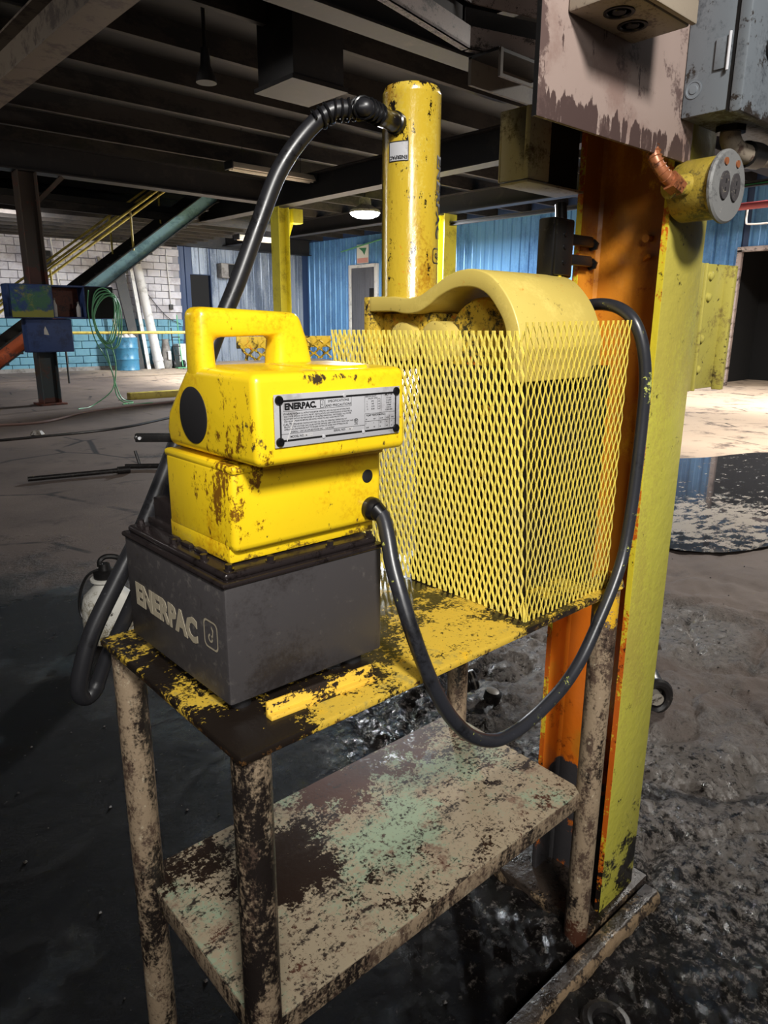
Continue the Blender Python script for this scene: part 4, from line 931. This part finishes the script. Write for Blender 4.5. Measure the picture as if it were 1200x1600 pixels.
tag(build('white_board', MB().hexa([(8.06, 18.5, 0), (8.16, 18.5, 0), (8.16, 18.55, 0), (8.06, 18.55, 0), (7.93, 18.86, 2.75), (8.02, 18.86, 2.75), (8.02, 18.91, 2.75), (7.93, 18.91, 2.75)]), 'white_dull'), 'narrow white board leaning between dark board and white pipe', 'board')
wp = thing('white_pipe', (8.35, 18.4, 0), 'thick white plastic pipe leaning against the back wall', 'pipe')
build('pipe_body', MB().cyl((8.37, 18.4, .0), (8.12, 18.86, 2.95), .13, .11, n=20), 'white_dull', wp)
build('pipe_collar', MB().cyl((8.355, 18.43, .2), (8.345, 18.45, .3), .142, n=20), 'white_dull', wp)
gs = thing('grey_sack', (8.66, 18.5, 0), 'slumped grey sack beside the white pipe', 'sack')
build('sack_body', MB().rings((8.63, 18.5, 0), (.0, 0, 1), [(.12, 0), (.15, .08), (.14, .35), (.11, .6), (.08, .74), (.10, .8)], n=14), 'grey_dull', gs)
build('paper_flap', MB().box(8.60, 8.69, 18.31, 18.33, .25, .48), 'white_dull', gs, bevel=.005)
ht = thing('hand_truck', (8.95, 18.5, 0), 'small hand truck with green frame and black wheels', 'hand truck')
for x in (8.86, 9.06): build('frame_rail', MB().tube([(x, 18.4, .05), (x+.0, 18.5, .5), (x+.02, 18.62, 1.1 if x < 9 else 1.45)], .016, n=8), 'steel_dark' if x < 9 else 'hose_green', ht)
for z in (.35, .6, .85): build('crossbar', MB().cyl((8.86, 18.5, z), (9.07, 18.5, z), .013, n=8), 'steel_dark', ht)
build('toe_plate', MB().box(8.82, 9.12, 18.2, 18.4, .01, .03), 'hose_green', ht)
for x in (8.82, 9.12): build('wheel', MB().cyl((x-.025, 18.48, .11), (x+.025, 18.48, .11), .11, n=20), 'black_matte', ht)
wc = thing('white_cabinet', (9.25, 18.7, 0), 'low white cabinet behind the hand truck', 'cabinet')
build('cabinet_body', MB().box(9.08, 9.42, 18.62, 18.93, .0, .66), 'white_dull', wc, bevel=.01)
build('cabinet_door', MB().box(9.10, 9.40, 18.605, 18.62, .03, .63), 'white_dull', wc, bevel=.005)
cn = thing('wall_conduit', (9.12, 18.95, 1.6), 'thin white conduit with small switch box on the block wall', 'conduit')
build('conduit_line', MB().cyl((9.05, 18.96, 3.1), (9.10, 18.96, 1.72), .016, n=8), 'white_dull', cn)
build('switch_box', MB().box(9.05, 9.15, 18.93, 18.99, 1.6, 1.74), 'steel_dark', cn, bevel=.004)
tag(build('wall_cable', MB().tube([(8.1, 18.95, 2.5), (8.5, 18.94, 1.9), (8.95, 18.94, 1.4), (9.35, 18.93, 1.2)], .010, n=6), 'steel_dark'), 'dark cable sagging across the block wall', 'cable')
tag(build('stand_pipe', MB().cyl((6.0, 18.95, 3.3), (6.12, 18.95, 1.9), .022, n=8), 'white_dull'), 'short white vertical pipe on the block wall between stair and railing', 'pipe')
wu = thing('wall_unit', (5.4, 18.9, 2.7), 'black box high on the block wall behind the stair railings', 'box')
build('unit_body', MB().box(6.55-1.2, 7.1-1.2, 18.7, 18.99, 2.62, 2.95), 'hole_black', wu, bevel=.01)
build('unit_vent', MB().box(5.42, 5.84, 18.69, 18.70, 2.68, 2.72).box(5.42, 5.84, 18.69, 18.70, 2.78, 2.82), 'steel_dark', wu)

# ceiling lights
def fluor(x0, x1, y_, z, lb):
    f = thing('fluorescent_fixture', ((x0+x1)/2, y_, z), lb, 'ceiling light', 'unlit fluorescent fixtures')
    build('reflector', MB().prism([(y_-.11, z), (y_+.11, z), (y_+.05, z+.09), (y_-.05, z+.09)], 0, x0, x1), 'fluor_white', f, bevel=.004)
    for dy in (-.05, .05): build('lamp_tube', MB().cyl((x0+.03, y_+dy, z-.016), (x1-.03, y_+dy, z-.016), .016, n=10), 'fluor_white', f)
    for x in (x0, x1): build('end_cap', MB().box(x-.012, x+.012, y_-.12, y_+.12, z-.02, z+.10), 'steel_dark', f, bevel=.003)
    for x in (x0+.25, x1-.25): build('hanger', MB().cyl((x, y_, z+.08), (x, y_, 4.2), .006, n=6), 'steel_dark', f)
fluor(5.92, 7.54, 10.03, 3.60, 'unlit white fluorescent fixture nearest the ram, upper of the pair left of the hose')
fluor(6.03, 7.43, 11.85, 3.60, 'unlit white fluorescent fixture lower of the pair left of the hose')
fluor(8.85, 9.8, 14.8, 3.15, 'small distant unlit fluorescent fixture behind the hose')
hb = thing('high_bay_lamp', (10.53, 12.16, 3.6), 'glowing round high bay lamp at the left edge of the ram', 'lamp')
build('lamp_housing', MB().rings((10.53, 12.16, 3.60), (0, 0, 1), [(.34, 0), (.33, .05), (.14, .16), (.12, .3), (.03, .33)], n=32), 'grey_metal', hb)
build('lamp_lens', MB().rings((10.53, 12.16, 3.60), (0, 0, -1), [(.33, -.002), (.30, .05), (.20, .09), (.08, .105), (.005, .108)], n=32), 'lamp_glow', hb)
build('lamp_hook', MB().cyl((10.53, 12.16, 3.9), (10.53, 12.16, 4.21), .012, n=6), 'steel_dark', hb)
ll = bpy.data.lights.new('high_bay_light', 'AREA'); ll.shape = 'DISK'; ll.size = .6; ll.energy = 2400; ll.spread = PI; ll.color = (.93, .97, 1)
lo = bpy.data.objects.new('high_bay_light', ll); C.objects.link(lo); lo.location = (10.53, 12.16, 3.47)

# yellow posts
p1 = thing('yellow_post', (7.6, 11.12, 0), 'bright yellow steel post with gusset bracket behind the pump handle', 'post')
build('post_shaft', ibeam((7.58, 11.12, -.02), (7.58, 11.12, 3.3), .26, .24, .02, .02, (1, 0, 0)), 'post_yellow', p1, flat=True)
build('gusset', MB().prism([(7.70, 2.55), (7.72, 2.55), (7.95, 3.28), (7.70, 3.28)], 1, 0, 0) if False else MB().prism([(2.62, 7.70), (3.28, 7.96), (3.30, 7.70)], 1, 11.10, 11.13), 'post_yellow', p1, flat=True)
build('bracket_box', MB().box(7.80, 8.02, 11.0, 11.22, 3.05, 3.30), 'post_yellow', p1, bevel=.01)
p2 = thing('yellow_post', (12.0, 11.1, 0), 'bright yellow steel post right of the ram before the blue wall', 'post')
build('post_shaft', ibeam((12.0, 11.1, -.02), (12.0, 11.1, 3.60), .40, .30, .02, .02, (0, 1, 0)), 'post_yellow', p2, flat=True)
build('base_plate', MB().box(11.75, 12.25, 10.85, 11.35, -.02, .03), 'steel_dark', p2)

# things on the far walls
po = thing('wall_poster', (15.35, 17.95, 3.1), 'small white poster with a green mark above the grey door', 'poster')
build('poster_sheet', MB().box(15.355, 15.365, 17.66, 18.24, 3.13, 3.72), 'poster_white', po, flat=True)
build('poster_foot', MB().box(15.352, 15.356, 17.68, 18.22, 3.15, 3.30), 'poster_red', po, flat=True)
build('poster_mark', MB().add([(15.352, 18.15, 3.62), (15.352, 17.75, 3.60), (15.352, 17.86, 3.38), (15.352, 17.96, 3.5)], [(0, 1, 2, 3)]), 'poster_green', po, flat=True)
sp_ = thing('wall_speaker', (12.0, 20.8, 2.85), 'small grey box with black front on the silver wall behind the hose', 'speaker')
build('speaker_body', MB().box(11.75, 12.35, 20.7, 21.0, 2.65, 3.1), 'grey_dull', sp_, bevel=.02)
build('speaker_front', MB().box(12.0, 12.33, 20.68, 20.70, 2.68, 3.07), 'hole_black', sp_, bevel=.01)
rp = tag(build('red_pipe', MB().cyl((12.0, 5.4, 3.08), (12.0, 1.5, 3.08), .055, n=14), 'red_pipe'), 'red pipe running under the ceiling right of the outlet box', 'pipe')
tag(build('green_cable', MB().tube([(12.0, 5.2, 3.38), (12.0, 4.0, 3.40), (12.0, 1.8, 3.42)], .014, n=6), 'green_bright'), 'bright green cable above the red pipe right of the outlet box', 'cable')
tag(build('green_hose', MB().tube([(15.3, 19.0, 3.55), (15.3, 16.0, 3.90), (15.25, 14.2, 3.96), (15.2, 12.2, 3.92), (15.2, 10.5, 3.92), (15.2, 9.6, 3.96)], .022, n=6), 'hose_green'), 'thin green hose sagging along the top of the blue wall', 'hose')
tag(build('pipe_hook', MB().tube([(13.0, 4.95, 3.2), (13.0, 4.95, 2.98), (13.0, 4.88, 2.93), (13.0, 4.5, 2.92)], .016, n=6), 'white_dull'), 'bent white pipe hanging below the red pipe', 'pipe')
tag(build('curb_stop', MB().box(15.0, 15.32, 6.1, 6.6, -.01, .12), 'rail_paint', bevel=.02), 'short yellow stop at the foot of the wide doorway', 'curb')
uh = thing('hanging_duct', (4.3, 5.7, 3.5), 'dark square duct box hanging below the ceiling above the hose', 'duct')
build('duct_body', MB().box(3.95, 4.55, 5.45, 6.05, 3.45, 4.2), 'steel_dark', uh, bevel=.01)
build('duct_flange', MB().box(3.92, 4.58, 5.42, 6.08, 3.44, 3.48), 'steel_dark', uh)
sn_ = thing('ceiling_speaker', (3.55, 6.35, 3.6), 'round dark fitting hanging below the ceiling left of the duct box', 'fitting')
build('fitting_bell', MB().rings((3.55, 6.35, 3.52), (0, 0, 1), [(.10, 0), (.09, .06), (.05, .15), (.04, .3)], n=20), 'steel_dark', sn_)
build('fitting_stem', MB().cyl((3.55, 6.35, 3.8), (3.55, 6.35, 4.21), .02, n=8), 'steel_dark', sn_)

tr = thing('cable_trough', (2.6, 2.1, 2.6), 'scuffed pale steel trough bent across the top behind the pink board', 'trough')
A, B, D = Vector((1.40, 1.86, 0)), Vector((2.69, 2.13, 0)), Vector((3.5, 1.90, 0))
def seg(a, b, z0, z1, off, th, nm, mt):
    n_ = Vector((0, 0, 1)).cross((b-a).normalized()); o = n_*off; t_ = n_*th
    P = [a+o, b+o, b+o+t_, a+o+t_]
    build(nm, MB().hexa([(*p.xy, z0) for p in P]+[(*p.xy, z1) for p in P]), mt, tr, flat=True)
for a, b in ((A, B), (B, D)):
    seg(a, b, 2.60, 2.70, 0, .012, 'lower_lip', 'steel_pink'); seg(a, b, 2.69, 2.80, .05, .012, 'recess', 'steel_dark')  # dark recess strip has the slot's shade put into its colour
    seg(a, b, 2.80, 2.90, .0, .012, 'upper_lip', 'steel_pink'); seg(a, b, 2.60, 2.612, 0, .05, 'trough_floor', 'steel_pink')
hbx = thing('hanging_fixture', (2.95, 2.0, 2.5), 'dark hanging box frame under the pale trough left of the pink board', 'fixture')
build('frame_box', MB().box(2.76, 3.3, 1.985, 2.0, 2.46, 2.475).box(2.76, 2.78, 1.985, 2.0, 2.475, 2.59).box(2.76, 3.3, 2.18, 2.2, 2.46, 2.59), 'steel_pale', hbx)
build('frame_lid', MB().box(2.76, 3.3, 2.0, 2.2, 2.58, 2.595), 'steel_dark', hbx)

# jug with hose
jg = thing('sprayer_jug', (.625, 2.14, 0), 'white plastic jug with black pump hose on the floor behind the table corner', 'jug')
build('jug_body', MB().rings((.625, 2.14, .0), (0, 0, 1), [(.09, 0), (.102, .01), (.102, .14), (.09, .19), (.045, .235), (.042, .25), (.058, .253), (.058, .262), (.042, .265)], n=32), 'white_plastic', jg)
build('jug_cap', MB().rings((.625, 2.14, .262), (0, 0, 1), [(.045, 0), (.045, .03), (.025, .035), (.02, .06)], n=20), 'black_iron', jg)
build('pump_handle', MB().tube([(.61, 2.15, .31), (.615, 2.15, .335), (.64, 2.15, .345), (.68, 2.14, .335), (.70, 2.13, .305)], .011, n=8), 'black_iron', jg)
build('jug_hose', MB().tube([(.62, 2.13, .29), (.60, 2.15, .295), (.565, 2.17, .275), (.535, 2.18, .21), (.525, 2.17, .12), (.56, 2.10, .05), (.60, 2.02, .012)], .006, n=8), 'black_iron', jg)

# puddle and debris
mb = MB(); n = 72; ring = []
for i in range(n):
    a = 2*PI*i/n; rr = 1 + .10*math.sin(3*a+1) + .06*math.sin(7*a) + .04*noise.noise(Vector((math.cos(a)*3, math.sin(a)*3, 4)))
    ring.append((5.2+2.0*rr*math.cos(a), 1.75+1.05*rr*math.sin(a), -.004))
mb.add(ring, [tuple(range(n))])
tag(build('puddle', mb, 'puddle', flat=True), 'wide shallow oily puddle reflecting the blue wall at the right', 'puddle')
cp1 = thing('ribbed_cap', (1.385, .86, 0), 'black cap with white stripes lying on the wet floor behind the table', 'cap')
build('cap_body', MB().rings((1.36, .885, .035), (.75, -.5, .25), [(.034, 0), (.036, .004), (.036, .03), (.032, .034), (.032, .038), (.036, .042), (.036, .062), (.030, .066)], n=20), 'debris_dark', cp1)
build('cap_stripe', MB().rings(Vector((1.36, .885, .035)), (.75, -.5, .25), [(.0368, .012), (.0368, .018)], n=20, cap=False).rings(Vector((1.36, .885, .035)), (.75, -.5, .25), [(.0368, .048), (.0368, .054)], n=20, cap=False), 'debris_pale', cp1)
cp2 = thing('round_cap', (1.40, .77, 0), 'small round dark cap beside the striped cap behind the table', 'cap')
build('cap_body', MB().rings((1.40, .77, .01), (.1, -.2, 1), [(.028, 0), (.03, .004), (.03, .03), (.024, .035)], n=18), 'debris_dark', cp2)
build('cap_top', MB().rings((1.401, .767, .045), (.1, -.2, 1), [(.024, 0), (.014, .003)], n=18), 'debris_pale', cp2)
wf = thing('wheel_fitting', (1.78, .38, 0), 'black round fitting with pale hub on the muddy floor right of the column', 'fitting')
build('fitting_ring', MB().tube([(1.765+.045*math.cos(a*PI/8)*.8, .37-.045*math.cos(a*PI/8)*.6, .055+.05*math.sin(a*PI/8)) for a in range(17)], .016, n=8, sub=2), 'debris_dark', wf)
build('fitting_hub', MB().cyl((1.75, .355, .055), (1.775, .385, .055), .022, n=14), 'debris_pale', wf)
build('fitting_neck', MB().cyl((1.775, .385, .06), (1.83, .44, .085), .045, .04, n=18), 'debris_dark', wf)
tag(build('rubber_ring', MB().tube([(.652+.036*math.cos(a*PI/8), -.125+.036*math.sin(a*PI/8), .012) for a in range(17)], .012, n=8, sub=2), 'debris_dark'), 'black rubber ring on the floor at the bottom right', 'ring')
fp = thing('floor_pipe', (1.75, 5.4, 0), 'long dark pipe with end fitting lying on the concrete left of the pump', 'pipe')
build('pipe_rod', MB().cyl((1.25, 5.45, .03), (1.95, 5.32, .03), .020, n=10), 'debris_dark', fp)
build('pipe_end', MB().cyl((1.93, 5.325, .03), (2.03, 5.305, .03), .032, n=10), 'debris_dark', fp)
fs = thing('bent_stick', (2.3, 5.25, 0), 'short bent dark rod with upright stub near the left edge of the pump', 'rod')
build('stick_run', MB().tube([(2.05, 5.45, .03), (2.2, 5.35, .03), (2.34, 5.22, .035), (2.44, 5.25, .03)], .022, n=8), 'debris_dark', fs)
build('stick_stub', MB().cyl((2.17, 5.42, .03), (2.15, 5.45, .16), .014, n=8), 'debris_dark', fs)
tag(build('floor_cable', MB().tube([(1.6, 9.2, .015), (2.4, 9.0, .015), (3.2, 9.7, .015), (3.9, 10.0, .015), (4.8, 10.25, .015), (5.6, 10.9, .015)], .016, n=8), 'cable_pink'), 'dull pinkish cable crossing the floor under the green coil', 'cable')
tag(build('floor_cable', MB().tube([(.8, 7.9, .012), (1.9, 7.8, .012), (3.0, 7.9, .012), (4.2, 8.6, .012), (5.0, 8.7, .012)], .016, n=8), 'debris_dark'), 'thin dark cable crossing the floor in front of the pinkish one', 'cable')
tag(build('floor_pebble', MB().rings((2.05, 7.9, 0), (0, 0, 1), [(.06, 0), (.08, .03), (.05, .07), (.01, .08)], n=9), 'debris_pale', flat=True), 'grey stone lump on the concrete at the far left', 'stone')
# crumbs and pebbles: nobody could count them
mb = MB()
for i in range(700):
    a = random.random()*2*PI; r = random.random()**.6*2.6; x = 1.0+r*math.cos(a); y_ = .35+r*.8*math.sin(a)
    if -.45 < x < -.2 and y_ < -.4: continue
    s_ = random.uniform(.0015, .006); z = fh(x, y_)+s_*.3
    u = random.random()*6; c_, q_ = math.cos(u)*s_, math.sin(u)*s_
    mb.add([(x+c_, y_+q_, z), (x-q_, y_+c_, z), (x-c_*.8, y_-q_, z), (x+q_, y_-c_*.7, z), (x, y_, z+s_*.8), (x, y_, z-s_*.6)], [(0,1,4),(1,2,4),(2,3,4),(3,0,4),(1,0,5),(2,1,5),(3,2,5),(0,3,5)])
tag(build('floor_crumbs', mb, 'crumb', flat=True), 'loose grit and crumbs scattered over the oily floor', 'debris', kind='stuff')
